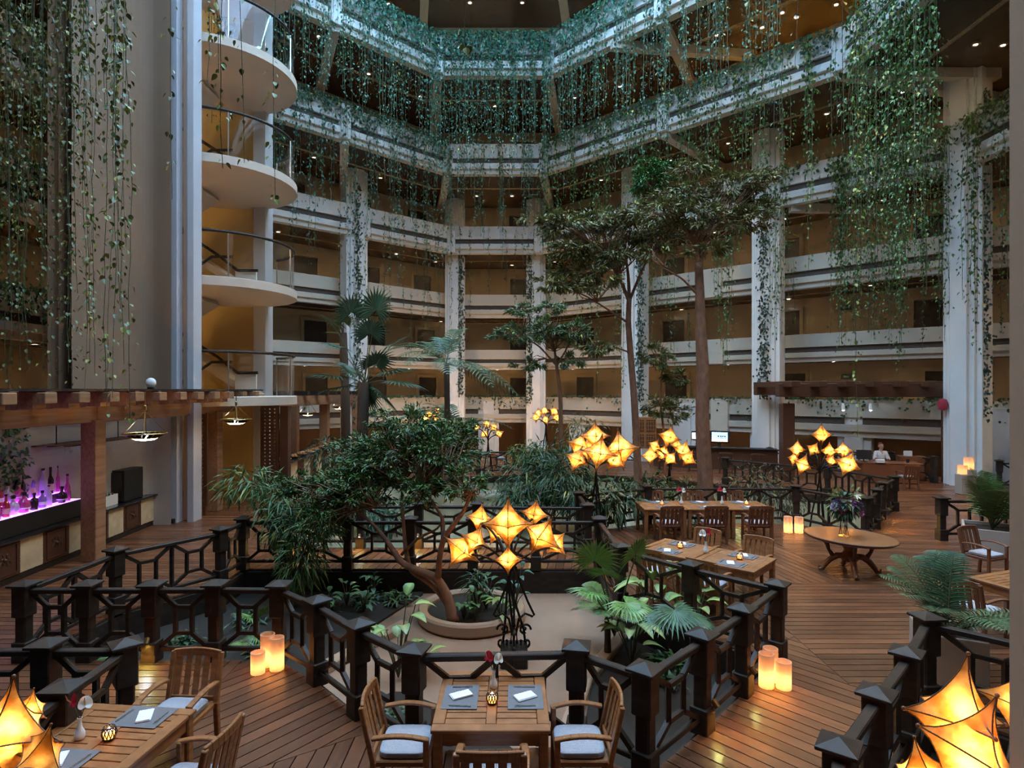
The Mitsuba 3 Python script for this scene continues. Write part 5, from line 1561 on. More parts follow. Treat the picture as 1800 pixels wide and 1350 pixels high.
def vine(x, y, ztop, L, kind, label, group, s=1.0):
    global NV
    NV += 1
    Lb = min(LENS, key=lambda q_: abs(q_ - L))
    lf, st = vr.choice(kind[Lb])
    to = T().translate([float(x), float(y), float(ztop)]).rotate([0, 0, 1], vr.uniform(0, 360)).scale([float(s), float(s), float(L / Lb)])
    k = thing('hanging_vine', label, 'vine', group)
    add('leaves', lf, None, k, to=to, kind='stuff')
    add('stem', st, None, k, to=to)


def hang(level, sgm, ts, Lr, kind, what, zo=0.0, out=0.22):
    p, zt, zb = RING[level]
    d = seg_dir(p, sgm)
    n_ = np.array([d[1], -d[0]])
    for t in ts:
        x = lerp2(p[sgm], p[sgm + 1], t) + n_ * (out + vr.uniform(0, 0.25))
        vine(*x, zt - vr.uniform(-0.1, 0.3) + zo, vr.uniform(*Lr), kind, f'leafy vine hanging from the {what} of the {ORD[level]} gallery up', f'vines from the {what} of the {ORD[level]} gallery')


def spreadt(n, a=0.02, b=0.98, clump=0.6):
    t = np.linspace(a, b, n)
    return [min(b, max(a, q_ + vr.uniform(-clump, clump) * (b - a) / n)) for q_ in t]


hang(6, 2, spreadt(24), (5.0, 8.2), VT, 'centre face')
hang(6, 1, spreadt(34, 0.12, 0.99), (4.0, 8.5), VT, 'left face')
hang(6, 3, spreadt(32, 0.01, 0.9), (4.5, 8.5), VT, 'right face')
hang(5, 2, spreadt(9), (4.0, 8.0), VT, 'centre face')
hang(5, 1, spreadt(18, 0.3, 0.99), (4.0, 9.0), VT, 'left face')
hang(5, 3, spreadt(26, 0.02, 0.99), (4.0, 9.5), VG, 'right face')
hang(5, 4, spreadt(16, 0.05, 0.20), (8.0, 11.0), VG, 'right side')
hang(4, 3, spreadt(12, 0.05, 0.8) + spreadt(13, 0.8, 0.99), (5.0, 10.5), VG, 'right face')
hang(4, 4, spreadt(10, 0.01, 0.3), (7.0, 10.5), VG, 'right side')
hang(4, 2, spreadt(6), (3.0, 6.0), VS, 'centre face')
hang(4, 1, spreadt(12, 0.4, 0.98), (4.0, 8.0), VS, 'left face')
hang(4, 0, spreadt(13, 0.22, 0.62), (3.0, 6.0), VG, 'left side')
hang(3, 0, spreadt(11, 0.22, 0.62), (3.0, 5.0), VG, 'left side')
hang(3, 1, spreadt(6, 0.4, 0.98), (3.0, 4.5), VS, 'left face')
hang(3, 3, spreadt(10, 0.1, 0.98), (3.0, 5.5), VS, 'right face')
hang(2, 0, spreadt(8, 0.22, 0.6), (3.0, 4.0), VG, 'left side')
# long strands close to us
NEAR = [vine_ply(L, 700 + i, 14, 0.125, 2, 0.15, YELG if i % 2 else OLIVE, 0.12, True) for i, L in enumerate((13.0, 14.0, 15.0, 13.5))]
NEARD = [vine_ply(L, 720 + i, 40, 0.105, 4, 0.24, OLIVE, 0.06, True) for i, L in enumerate((13.0, 14.0, 15.0))]
for i, (px, Y, yb, ki) in enumerate([(62, 12.6, 640, 1), (82, 12.3, 660, 1), (100, 12.8, 690, 1), (118, 12.2, 655, 1), (132, 12.7, 690, 1), (146, 11.9, 640, 0), (158, 12.4, 700, 0), (172, 11.8, 660, 1), (188, 11.2, 690, 0), (196, 12.0, 735, 0), (205, 11.0, 700, 0), (216, 11.6, 740, 0), (222, 10.6, 640, 0), (40, 12.0, 650, 1), (20, 12.5, 660, 1), (8, 12.2, 690, 1),
                                     (306, 12.0, 350, 0), (412, 9.0, 300, 0), (421, 9.4, 280, 0), (470, 9.6, 355, 0), (386, 10.5, 130, 0), (345, 10.5, 150, 0), (520, 11.5, 70, 0), (800, 7.0, 96, 0), (1487, 11.0, 250, 0), (1275, 11.5, 130, 0), (1410, 12.0, 120, 0), (1505, 16.0, 770, 0), (1320, 12.5, 60, 0)]):
    b = pt(px, yb, Y)
    pool = NEARD if ki else NEAR
    lf, st = pool[i % len(pool)]
    L = (13.0, 14.0, 15.0, 13.5)[i % len(pool)]
    to = T().translate([float(b[0]), float(b[1]), float(b[2] + L)]).rotate([0, 0, 1], vr.uniform(0, 360))
    wh = 'before the stair tower wall' if px < 310 else ('before the stair landings' if px < 530 else ('before the galleries'))
    k = thing('hanging_vine', f'long thin vine with {"dense green" if ki else "larger yellow-green"} leaves close to us {wh}', 'vine', f'{"dense" if ki else "thin"} near vines {wh}')
    add('leaves', lf, None, k, to=to, kind='stuff')
    add('stem', st, None, k, to=to)
    NV += 1


def ivy_mat(level, sgm, n, lo, hi, base, label, t0=0.0, t1=1.0, size=0.17):
    p, zt, zb = RING[level]
    d = np.r_[seg_dir(p, sgm), 0]
    nn = np.array([d[1], -d[0], 0])
    t = rng.uniform(t0, t1, n)
    cl = meshkit.fbm(np.c_[t * 40, np.zeros(n), np.zeros(n)], 3, level * 7 + sgm)
    dep = rng.random(n) ** (1.6 if level > 1 else 2.2) * (lo + (hi - lo) * (cl * 1.4 if level > 1 else np.clip(cl * 5 - 2.2, 0, 1.4)))
    xy = p[sgm] * (1 - t[:, None]) + p[sgm + 1] * t[:, None]
    P = np.c_[xy, zt + 0.16 - dep] + nn * rng.uniform(0.02, 0.28, (n, 1)) - nn * (rng.random((n, 1)) < 0.2) * 0.25
    fb = FB()
    sz = size * rng.uniform(0.6, 1.2, n)
    fb.diamonds(P, nn * 0.5 + [0, 0, -0.8] + rng.normal(0, 0.4, (n, 3)), nn + [0, 0, 0.5], sz, sz * 0.75, tint(n, base, 0.4, 0.03))
    add('ivy', fb.ply(), None, None, label=label, cat='ivy', kind='stuff')


for lv, sg_, n, lo, hi, nm in ((6, 2, 1300, 0.4, 1.5, 'centre'), (6, 1, 1900, 0.3, 1.3, 'left'), (6, 3, 1900, 0.3, 1.3, 'right'), (5, 1, 1500, 0.2, 0.9, 'left'), (5, 3, 1700, 0.2, 0.9, 'right'), (4, 3, 800, 0.1, 0.7, 'right'), (4, 0, 1800, 0.3, 1.2, 'near left'), (3, 0, 1800, 0.3, 1.2, 'near left'), (4, 4, 1500, 0.3, 1.0, 'near right'), (1, 1, 420, 0.1, 0.9, 'left'), (1, 2, 220, 0.1, 0.9, 'centre'), (1, 3, 700, 0.1, 1.0, 'right'), (2, 0, 1500, 0.3, 1.2, 'near left')):
    ivy_mat(lv, sg_, n, lo, hi, (BLUEG if lv >= 5 else DARKG), f'ivy spilling over the parapet on the {nm} face of the {ORD[lv]} gallery up', 0.12 if sg_ in (0, 1) else 0.0, 0.62 if sg_ == 0 else (0.35 if sg_ == 4 else 1.0))
for x, y, a, z0, z1, nm in ((-7.65, 29.45, 41, 1.6, 13.5, 'left column behind the fan palm'), (-2.95, 34.1, 0, 3.0, 12.5, 'column behind the feather palm'), (1.0, 34.1, 0, 2.6, 12.5, 'bare-footed column right of the fountain'), (6.3, 29.1, -41, 2.8, 11.0, 'column behind the slim tree'), (10.55, 24.95, -41, 3.0, 12.5, 'column beside the dark timber post'), (16.0, 20.2, -62, 2.3, 13.5, 'far right column with candles')):
    n = 620
    R = rotz(math.radians(a))
    sp = rng.normal(0, 0.14, n)
    P = np.array([x * K, y * K, 0]) + np.c_[sp, -0.12 + 0.05 * rng.random(n), np.zeros(n)] @ R.T
    P[:, 2] = rng.uniform(z0, z1, n) * K
    nn = R @ np.array([0, -1.0, 0])
    fb = FB()
    sz = 0.15 * rng.uniform(0.6, 1.2, n)
    fb.diamonds(P, np.tile([0, 0, -1.0], (n, 1)) + rng.normal(0, 0.4, (n, 3)), np.tile(nn, (n, 1)), sz, sz * 0.7, tint(n, [0.020, 0.035, 0.018], 0.4))
    add('climbing_ivy', fb.ply(), None, None, label=f'strip of dark ivy climbing the {nm}', cat='ivy', kind='stuff')
n = 2600
P = np.c_[-10.35 + 0.2 * rng.random(n), rng.uniform(8.6, 12.6, n), rng.uniform(1.2, 3.1, n)]
fb = FB()
fb.diamonds(P, rand_dirs(n, 0.8), np.tile([1.0, 0, 0.3], (n, 1)), 0.13, 0.085, tint(n, DARKG, 0.4))
add('ivy', fb.ply(), None, None, label='dark ivy covering the wall behind the violet bar display', cat='ivy', kind='stuff')


# ---- trees
def tree(label, trunks, clusters, leaf, base, name='tree', yellow=0.05, up=0.4, twig=0.012, bark='bark', droop=0.2, dense=1.3):
    """trunks: (points, radii); clusters: (centre, radii, leaf count, node the twigs start from)"""
    k = thing(name, label, 'tree')
    for pts, r in trunks:
        pts = np.asarray(pts, float)
        t = np.linspace(0, 1, len(pts))
        tt = np.linspace(0, 1, len(pts) * 4)
        fine = np.stack([np.interp(tt, t, pts[:, j]) for j in range(3)], 1)
        for _ in range(2):
            fine[1:-1] = (fine[:-2] + 2 * fine[1:-1] + fine[2:]) / 4
        add('trunk' if r[0] > 0.06 else 'branch', MB().tube(fine, np.interp(tt, np.linspace(0, 1, len(r)), r), 8), bark, k, smooth=True)
    fb, tw = FB(), MB()
    for c, rad, n, node in clusters:
        c, rad = np.asarray(c, float), np.asarray(rad, float)
        n = int(n * dense)
        m = max(5, n // 60)
        ends = c + rand_dirs(m, 0, 1.0) * rad * rng.uniform(0.35, 1.0, (m, 1))
        for e in ends:
            mid_ = (np.asarray(node) * 0.5 + e * 0.5) + rng.normal(0, 0.08, 3)
            tw.tube([node, mid_, e], [twig * 1.5, twig, twig * 0.5], 4, False)
        q_ = rng.integers(0, m, n)
        s_ = rng.random((n, 1)) ** 0.6
        P = ends[q_] * s_ + c * (1 - s_) * 0.35 + ends[q_] * (1 - s_) * 0.65 + rng.normal(0, 0.10, (n, 3)) * rad * 0.9
        d = unit(P - c) + rng.normal(0, 0.5, (n, 3)) + [0, 0, -droop]
        L = leaf[0] * rng.uniform(0.65, 1.2, n)
        fb.diamonds(P, d, rng.normal(0, 0.5, (n, 3)) + [0, 0, 1.0], L, L * leaf[1], tint(n, base, 0.4, yellow))
    add('twigs', tw, bark, k, kind='stuff')
    add('foliage', fb.ply(), None, k, kind='stuff')
    return k


# forked red-brown tree in the round planter
def q(px, py, Y):
    return pt(px, py, Y)


F1 = q(797, 1092, 10.55)
tree('low spreading tree with forked red-brown trunk growing in the round stone planter', [
    ([F1, q(788, 1050, 10.6), q(768, 1015, 10.6), q(735, 1003, 10.7), q(705, 990, 10.8), q(680, 950, 10.9), q(655, 920, 11.0), q(625, 895, 11.0)], [0.11, 0.09, 0.08, 0.07, 0.06, 0.045, 0.03, 0.02]),
    ([q(790, 1065, 10.6), q(772, 1040, 10.7), q(750, 1020, 10.7), q(720, 1003, 10.9), q(712, 960, 11.0), q(706, 880, 11.1), q(708, 850, 11.2)], [0.07, 0.06, 0.055, 0.05, 0.04, 0.03, 0.02]),
    ([q(770, 1015, 10.6), q(772, 985, 10.4), q(778, 950, 10.3), q(795, 925, 10.2), q(815, 900, 10.2), q(828, 868, 10.2)], [0.055, 0.05, 0.048, 0.045, 0.035, 0.02]),
    ([q(778, 950, 10.3), q(780, 915, 10.4), q(760, 880, 10.5), q(740, 860, 10.6)], [0.035, 0.03, 0.02, 0.012]),
    ([q(706, 975, 11.0), q(735, 945, 10.8), q(770, 930, 10.6), q(782, 905, 10.5)], [0.03, 0.026, 0.02, 0.012]),
    ([q(708, 862, 11.1), q(690, 850, 11.2), q(665, 820, 11.4)], [0.022, 0.018, 0.01]), ([q(708, 862, 11.1), q(735, 835, 11.0), q(762, 812, 10.9)], [0.022, 0.016, 0.01])],
    [(q(570, 905, 11.2), (0.75, 0.6, 0.38), 900, q(625, 895, 11.0)), (q(640, 860, 11.3), (0.85, 0.8, 0.5), 1500, q(660, 890, 11.0)), (q(690, 800, 11.4), (1.0, 0.9, 0.55), 2000, q(706, 850, 11.2)), (q(770, 800, 11.2), (0.9, 0.8, 0.55), 1700, q(740, 850, 10.8)), (q(640, 790, 11.9), (0.7, 0.7, 0.5), 1100, q(690, 850, 11.2)), (q(720, 750, 11.6), (0.9, 0.8, 0.4), 1300, q(708, 850, 11.2)), (q(800, 760, 11.5), (0.6, 0.6, 0.35), 700, q(780, 850, 10.6)), (q(820, 850, 10.4), (0.5, 0.5, 0.35), 700, q(826, 868, 10.2)), (q(590, 850, 11.4), (0.6, 0.6, 0.4), 800, q(650, 890, 11.0)), (q(740, 860, 10.6), (0.5, 0.5, 0.35), 700, q(745, 870, 10.6)), (q(520, 850, 11.6), (0.5, 0.5, 0.3), 500, q(600, 880, 11.1))],
    (0.10, 0.42), MIDG, yellow=0.06, dense=1.7)
# tall trees
tree('tall slim tree with a flat feathery crown left of the thick trunk', [
    ([q(1124, 890, 19.0), q(1120, 800, 19.0), q(1115, 700, 19.0), q(1108, 620, 19.0), q(1104, 565, 19.0), q(1106, 525, 19.0)], [0.15, 0.12, 0.11, 0.10, 0.09, 0.08]),
    ([q(1106, 530, 19.0), q(1090, 490, 19.0), q(1068, 455, 18.8), q(1030, 420, 18.6)], [0.06, 0.05, 0.035, 0.02]), ([q(1106, 530, 19.0), q(1105, 490, 19.1), q(1100, 450, 19.2), q(1095, 410, 19.4)], [0.06, 0.05, 0.035, 0.02]), ([q(1106, 530, 19.0), q(1122, 490, 19.0), q(1140, 450, 19.0), q(1165, 410, 19.0)], [0.05, 0.04, 0.03, 0.02]),
    ([q(1102, 566, 19.0), q(1070, 545, 18.6), q(1030, 520, 18.2), q(980, 500, 17.8)], [0.04, 0.03, 0.02, 0.012]), ([q(1108, 620, 19.0), q(1075, 608, 18.6), q(1040, 605, 18.2)], [0.03, 0.02, 0.012])],
    [(q(990, 400, 18.5), (1.2, 1.0, 0.35), 900, q(1040, 430, 18.6)), (q(1060, 385, 18.8), (1.3, 1.2, 0.45), 1300, q(1066, 455, 18.8)), (q(1120, 400, 19.2), (1.2, 1.2, 0.5), 1200, q(1100, 450, 19.2)), (q(1010, 440, 18.3), (1.0, 0.9, 0.35), 800, q(1050, 445, 18.7)), (q(1080, 450, 18.6), (1.1, 0.9, 0.4), 900, q(1090, 480, 19.0)), (q(1160, 420, 19.0), (0.9, 0.9, 0.4), 700, q(1150, 440, 19.0)), (q(950, 385, 18.5), (0.7, 0.7, 0.25), 350, q(1020, 420, 18.6)), (q(970, 500, 17.8), (1.0, 0.8, 0.25), 500, q(985, 502, 17.8)), (q(1045, 500, 18.2), (1.0, 0.8, 0.3), 650, q(1050, 530, 18.4)), (q(1050, 610, 18.2), (1.0, 0.7, 0.22), 600, q(1050, 606, 18.3)), (q(1030, 480, 18.6), (1.2, 0.9, 0.3), 600, q(1075, 470, 18.8))],
    (0.19, 0.34), TREE, yellow=0.06)
tree('tall tree with thick peeling red-brown trunk and high feathery crown', [
    ([q(1240, 905, 18.0), q(1239, 820, 18.0), q(1234, 740, 18.0), q(1236, 660, 18.0), q(1232, 580, 18.0), q(1230, 510, 18.0), q(1228, 462, 18.0)], [0.27, 0.23, 0.21, 0.20, 0.17, 0.14, 0.12]),
    ([q(1228, 465, 18.0), q(1222, 430, 18.0), q(1205, 400, 18.0), q(1180, 375, 17.8)], [0.08, 0.06, 0.04, 0.02]), ([q(1228, 465, 18.0), q(1240, 425, 18.1), q(1258, 395, 18.2), q(1290, 370, 18.4)], [0.08, 0.06, 0.04, 0.02]), ([q(1229, 470, 18.0), q(1232, 420, 18.3), q(1225, 350, 18.4), q(1205, 290, 18.5)], [0.06, 0.05, 0.035, 0.02]), ([q(1228, 520, 18.0), q(1200, 490, 17.8), q(1165, 470, 17.6)], [0.04, 0.03, 0.015])],
    [(q(1160, 375, 17.7), (1.2, 1.0, 0.4), 1000, q(1185, 380, 17.8)), (q(1230, 380, 18.0), (1.3, 1.2, 0.5), 1300, q(1222, 430, 18.0)), (q(1300, 385, 18.4), (1.1, 1.1, 0.45), 1000, q(1270, 390, 18.2)), (q(1340, 365, 18.5), (0.7, 0.8, 0.35), 450, q(1290, 372, 18.4)), (q(1200, 340, 18.4), (1.2, 1.0, 0.4), 900, q(1212, 350, 18.4)), (q(1280, 330, 18.6), (1.3, 1.0, 0.4), 800, q(1258, 390, 18.2)), (q(1150, 440, 17.6), (0.8, 0.7, 0.3), 450, q(1168, 468, 17.6)), (q(1215, 290, 18.5), (1.0, 0.9, 0.4), 600, q(1205, 300, 18.5)), (q(1320, 320, 18.8), (1.2, 1.0, 0.5), 700, q(1285, 372, 18.4)), (q(1250, 440, 17.6), (0.8, 0.7, 0.3), 450, q(1240, 430, 18.0))],
    (0.19, 0.34), TREE, yellow=0.05)
tree('dense dark round tree top high between the two tall tree crowns', [([q(1150, 460, 21.5), q(1148, 400, 21.5), q(1146, 330, 21.5)], [0.07, 0.05, 0.03])], [(q(1145, 315, 21.5), (0.9, 0.9, 0.85), 2600, q(1146, 340, 21.5)), (q(1158, 295, 21.4), (0.6, 0.6, 0.5), 900, q(1146, 320, 21.5))], (0.13, 0.4), [0.035, 0.12, 0.022], yellow=0.0)
tree('slim young tree with airy foliage left of the slim tall trunk', [([q(988, 840, 22.5), q(986, 760, 22.5), q(985, 690, 22.5), q(978, 640, 22.5), q(975, 615, 22.5)], [0.10, 0.09, 0.075, 0.06, 0.04]), ([q(978, 645, 22.5), q(995, 615, 22.4), q(1010, 585, 22.3)], [0.04, 0.03, 0.015]), ([q(976, 640, 22.5), q(945, 605, 22.3), q(905, 590, 22.0)], [0.04, 0.03, 0.015])],
     [(q(910, 590, 22.0), (1.0, 0.8, 0.4), 800, q(915, 595, 22.0)), (q(960, 585, 22.4), (1.1, 0.9, 0.6), 1100, q(975, 618, 22.5)), (q(1010, 580, 22.3), (0.8, 0.8, 0.5), 700, q(1008, 590, 22.3)), (q(930, 640, 22.2), (0.7, 0.7, 0.35), 400, q(960, 630, 22.4)), (q(1000, 630, 22.4), (0.7, 0.6, 0.4), 450, q(985, 635, 22.5)), (q(960, 545, 22.4), (0.8, 0.7, 0.35), 450, q(970, 605, 22.4)), (q(920, 545, 22.0), (0.9, 0.6, 0.25), 350, q(915, 590, 22.0))], (0.19, 0.32), [0.11, 0.165, 0.08], yellow=0.08)
tree('small shrub-like tree with thin trunk between the two tall trunks', [([q(1170, 850, 21.5), q(1168, 770, 21.5), q(1160, 700, 21.5), q(1165, 640, 21.5)], [0.05, 0.045, 0.035, 0.02])], [(q(1165, 720, 21.5), (1.0, 0.8, 0.6), 900, q(1162, 710, 21.5)), (q(1150, 625, 21.5), (0.9, 0.7, 0.6), 700, q(1164, 645, 21.5)), (q(1190, 660, 21.5), (0.7, 0.6, 0.5), 450, q(1164, 660, 21.5))], (0.16, 0.34), OLIVE, yellow=0.08)


def shrub(label, clusters, leaf, base, stems, name='shrub', yellow=0.05, droop=0.5, prof=None):
    k = thing(name, label, 'shrub' if name == 'shrub' else 'plant')
    fb, st = FB(), MB()
    for g in stems:
        st.tube(g, np.linspace(0.02, 0.008, len(g)), 5)
    for c, rad, n in clusters:
        c, rad = np.asarray(c, float), np.asarray(rad, float)
        o = rand_dirs(n)
        P = c + o * rad * rng.random((n, 1)) ** 0.45
        d = o * 0.8 + rng.normal(0, 0.45, (n, 3)) + [0, 0, -droop]
        L = leaf[0] * rng.uniform(0.6, 1.2, n)
        fb.blades(P, d, rng.normal(0, 0.4, (n, 3)) + [0, 0, 1.0], L, L * leaf[1], tint(n, base, 0.4, yellow), prof or ((0, 0.3), (0.35, 1.0), (1, 0)), 0.25, 0.12)
    add('stems', st, 'stem', k, kind='stuff')
    add('foliage', fb.ply(), None, k, kind='stuff')
    return k


def stems_to(foot, clusters, n=3):
    return [[np.asarray(foot) + rng.normal(0, 0.08, 3) * [1, 1, 0], (np.asarray(foot) * 0.5 + np.asarray(c) * 0.5) + rng.normal(0, 0.1, 3), np.asarray(c) + rng.normal(0, 0.2, 3)] for c, r, m in clusters for _ in range(n)]


cl = [(q(935, 850, 17.5), (1.1, 0.9, 0.9), 1100), (q(985, 840, 17.2), (1.0, 0.8, 0.9), 900), (q(900, 880, 16.8), (0.6, 0.6, 0.6), 350), (q(1010, 870, 16.6), (0.7, 0.6, 0.5), 400), (q(960, 800, 18.0), (0.8, 0.7, 0.5), 400)]
shrub('big dark willow-leaved shrub right of the fountain', cl, (0.34, 0.13), DARKG, stems_to((1.0, 17.5, -0.4), cl), yellow=0.02)
cl = [(q(440, 850, 12.9), (0.75, 0.6, 0.4), 500), (q(500, 880, 12.6), (0.7, 0.6, 0.5), 500), (q(545, 920, 12.0), (0.6, 0.5, 0.6), 450), (q(530, 985, 11.4), (0.5, 0.4, 0.5), 350), (q(580, 870, 12.4), (0.7, 0.6, 0.5), 450), (q(500, 930, 12.2), (0.5, 0.4, 0.4), 260)]
shrub('arching bamboo with narrow drooping leaves at the left end of the bridge', cl, (0.26, 0.14), MIDG, stems_to((-4.2, 11.6, -0.4), cl), 'bamboo', yellow=0.06)
for nm, cx, cy, Y, r, n, base, lf in (('behind the bridge left of the pond', 660, 905, 16.5, 0.9, 500, BLUEG, 0.3), ('behind the longest table, lit from below', 1210, 880, 18.6, 1.2, 700, OLIVE, 0.22), ('in front of the tall column with the timber post', 1330, 850, 20.5, 1.3, 700, [0.05, 0.05, 0.028], 0.2), ('around the foot of the path railing', 1375, 880, 18.6, 0.8, 350, [0.05, 0.05, 0.028], 0.2), ('under the lanterns left of the slim trunk', 1060, 880, 16.4, 1.1, 600, DARKG, 0.3), ('lit yellow beside the fountain shrub', 925, 795, 23.0, 0.8, 400, YELG, 0.22), ('by the slim trunk beyond the railing', 1020, 755, 26.0, 1.3, 450, OLIVE, 0.22), ('left of the pond behind the forked tree', 585, 800, 19.5, 1.1, 500, DARKG, 0.22), ('between the lanterns and the thick trunk', 1140, 860, 19.0, 1.0, 500, DARKG, 0.25), ('on the far bank of the pond', 800, 800, 24.5, 1.2, 600, DARKG, 0.22)):
    c = q(cx, cy, Y)
    shrub(f'leafy shrub {nm}', [(c, (r, r * 0.8, r * 0.6), n)], (lf, 0.24), base, stems_to((c[0], c[1], -0.45), [(c, r, n)], 6), yellow=0.05)


# ---- palms
def fan_leaf(fb, c, d, R_, n=24, arc=250, base=MIDG, droop=0.25):
    """a round fan of folded blades around c, its middle pointing along d"""
    R = frame(d)
    a = np.radians(np.linspace(-arc / 2, arc / 2, n))
    nn = R[:, 2]
    dirs = np.cos(a)[:, None] * R[:, 0] + np.sin(a)[:, None] * R[:, 1] + nn * 0.12
    L = R_ * (0.82 + 0.18 * np.cos(a)) * rng.uniform(0.92, 1.05, n)
    fb.blades(np.tile(c, (n, 1)), dirs, np.tile(nn, (n, 1)), L, R_ * 0.14, tint(n, base, 0.25), ((0, 0.12), (0.42, 0.95), (0.68, 0.42), (1, 0)), droop, 0.22)


def fan_palm(label, foot, leaves, R_, base, crown, trunk_r=0.0, name='fan_palm'):
    k = thing(name, label, 'palm')
    if trunk_r:
        add('trunk', MB().tube([foot, (np.asarray(foot) + crown) / 2, crown], [trunk_r * 1.2, trunk_r, trunk_r * 1.1], 10), 'palm_trunk', k, smooth=True)
    for c, d, s in leaves:
        fb = FB()
        c = np.asarray(c, float)
        fan_leaf(fb, c, np.asarray(d, float), R_ * s, base=base)
        lf = add('frond', fb.ply(), None, k)
        add('stalk', MB().tube([np.asarray(crown) + [0, 0, -0.05], (np.asarray(crown) + c) / 2 + [0, 0, 0.06], c], [0.016, 0.012, 0.009], 5), 'stem', lf)
    return k


def feather(fb, st, p0, d, L, n=28, leaf=0.32, sag=0.5, base=MIDG, wl=0.028):
    """an arching frond with leaflets on both sides"""
    d = np.asarray(d, float) / np.linalg.norm(d)
    t = np.linspace(0, 1, 12)
    h = np.array([d[0], d[1], 0])
    path = np.asarray(p0) + d * L * t[:, None] - np.array([0, 0, 1.0]) * (sag * L * t ** 2)[:, None]
    st.tube(path, np.linspace(0.012, 0.004, 12), 5)
    s = np.linspace(0.18, 1.0, n)
    P = np.stack([np.interp(s, t, path[:, j]) for j in range(3)], 1)
    tg = unit(np.gradient(P, axis=0))
    side = unit(np.cross(tg, [0, 0, 1.0]))
    upv = np.cross(side, tg)
    ll = leaf * np.sin(np.clip(s * 0.9 + 0.12, 0, 1) * math.pi) ** 0.6 * rng.uniform(0.9, 1.1, n) + 0.06
    for sg_ in (-1, 1):
        fb.blades(P, side * sg_ * 0.85 + tg * 0.55 + upv * 0.22, upv, ll, wl * (1 + 0 * ll), tint(n, base, 0.25), ((0, 0.5), (0.3, 1.0), (0.7, 0.7), (1, 0)), 0.35, 0.1)


def feather_palm(label, foot, crown, n, L, base, el=(25, 80), trunk_r=0.0, leaf=0.32, sag=0.5, az0=0.0, name='feather_palm', nl=26, wl=0.028):
    k = thing(name, label, 'palm')
    crown = np.asarray(crown, float)
    if trunk_r:
        add('trunk', MB().tube([foot, (np.asarray(foot) + crown) / 2, crown], [trunk_r * 1.2, trunk_r, trunk_r], 10), 'palm_trunk', k, smooth=True)
    for i in range(n):
        az = az0 + i * 2.39996
        e = math.radians(el[0] + (el[1] - el[0]) * ((i * 0.618) % 1.0))
        fb, st = FB(), MB()
        d = np.array([math.cos(az) * math.cos(e), math.sin(az) * math.cos(e), math.sin(e)])
        feather(fb, st, crown, d, L * rng.uniform(0.8, 1.1), nl, leaf, sag, base, wl)
        lf = add('frond', fb.ply(), None, k)
        add('midrib', st, 'stem', lf)
    return k


Yp = 17.5
cr_ = q(640, 672, Yp)
lv = []
for px, py, dx, dz, s in ((618, 548, 0.05, 1.0, 0.80), (662, 545, 0.25, 1.0, 1.0), (585, 570, -0.7, 0.6, 0.8), (690, 605, 0.8, 0.5, 0.8), (650, 585, 0.1, 0.9, 0.75), (595, 610, -0.9, 0.3, 0.7), (590, 662, -1.0, 0.1, 1.05), (605, 680, -1.0, -0.2, 1.0), (685, 655, 1.0, 0.2, 1.0), (700, 672, 1.0, -0.15, 0.95), (640, 685, 0.2, -0.8, 0.9), (665, 690, 0.6, -0.6, 0.9), (620, 655, -0.5, 0.4, 0.9), (660, 640, 0.4, 0.6, 0.9)):
    c = q(px, py, Yp + rng.uniform(-0.7, 0.7))
    lv.append((c, (dx, rng.uniform(-0.5, 0.3), dz), s))
fan_palm('tall dark fan palm left of the centre behind the forked tree', q(632, 900, Yp), lv, 0.95, [0.035, 0.080, 0.045], cr_, 0.16)
add('bare_trunk', MB().tube([q(609, 880, 19.0), q(607, 700, 19.0), q(603, 585, 19.0)], [0.16, 0.14, 0.12], 10), 'palm_trunk', None, smooth=True, label='bare grey palm trunk standing left of the tall fan palm', cat='palm trunk')
fan_palm('small fan palm crown on the bare trunk left of the tall fan palm', q(603, 590, 19.0), [(q(598, 572, 19.0), (-0.5, -0.3, 0.6), 0.8), (q(604, 565, 18.8), (0.2, -0.5, 0.8), 0.8), (q(590, 585, 18.8), (-1, -0.2, 0.1), 0.7)], 0.6, OLIVE, q(603, 588, 19.0))
feather_palm('feathery palm with drooping fronds in front of the left centre column', q(788, 840, 19.5), q(785, 640, 19.5), 15, 2.6, [0.045, 0.095, 0.042], (-5, 80), 0.09, 0.52, 0.55, 0.6, nl=17, wl=0.05)
feather_palm('low feathery palm under the taller one beyond the pond', q(800, 830, 21.0), q(800, 755, 21.0), 12, 2.2, [0.045, 0.095, 0.045], (10, 75), 0.07, 0.45, 0.5, 1.9, nl=14, wl=0.05)
# garden fan palms and broad-leaved plants
fan_palm('bright green fan palm in the sunken garden left of the double table', ground(1080, 1150, -0.5), [(q(1045, 985, 8.9), (-0.1, -0.3, 1.0), 1.0), (q(1118, 975, 9.0), (0.3, -0.3, 1.0), 1.0), (q(1062, 1010, 8.6), (-0.3, -0.7, 0.6), 0.75), (q(1100, 1060, 8.3), (0.7, -0.6, -0.2), 0.95), (q(1040, 1040, 8.5), (-0.8, -0.5, 0.2), 0.85)], 0.52, [0.15, 0.28, 0.075], np.r_[ground(1080, 1150, -0.5)[:2], -0.15])
fan_palm('drooping fan palm frond bunch behind the climbing railing', ground(1185, 1150, -0.5), [(q(1185, 1072, 7.9), (0.1, -0.6, -0.3), 0.9), (q(1215, 1085, 7.9), (0.6, -0.5, -0.3), 0.8), (q(1165, 1085, 7.9), (-0.5, -0.6, -0.2), 0.75)], 0.5, [0.07, 0.14, 0.07], np.r_[ground(1185, 1150, -0.5)[:2], 0.0])
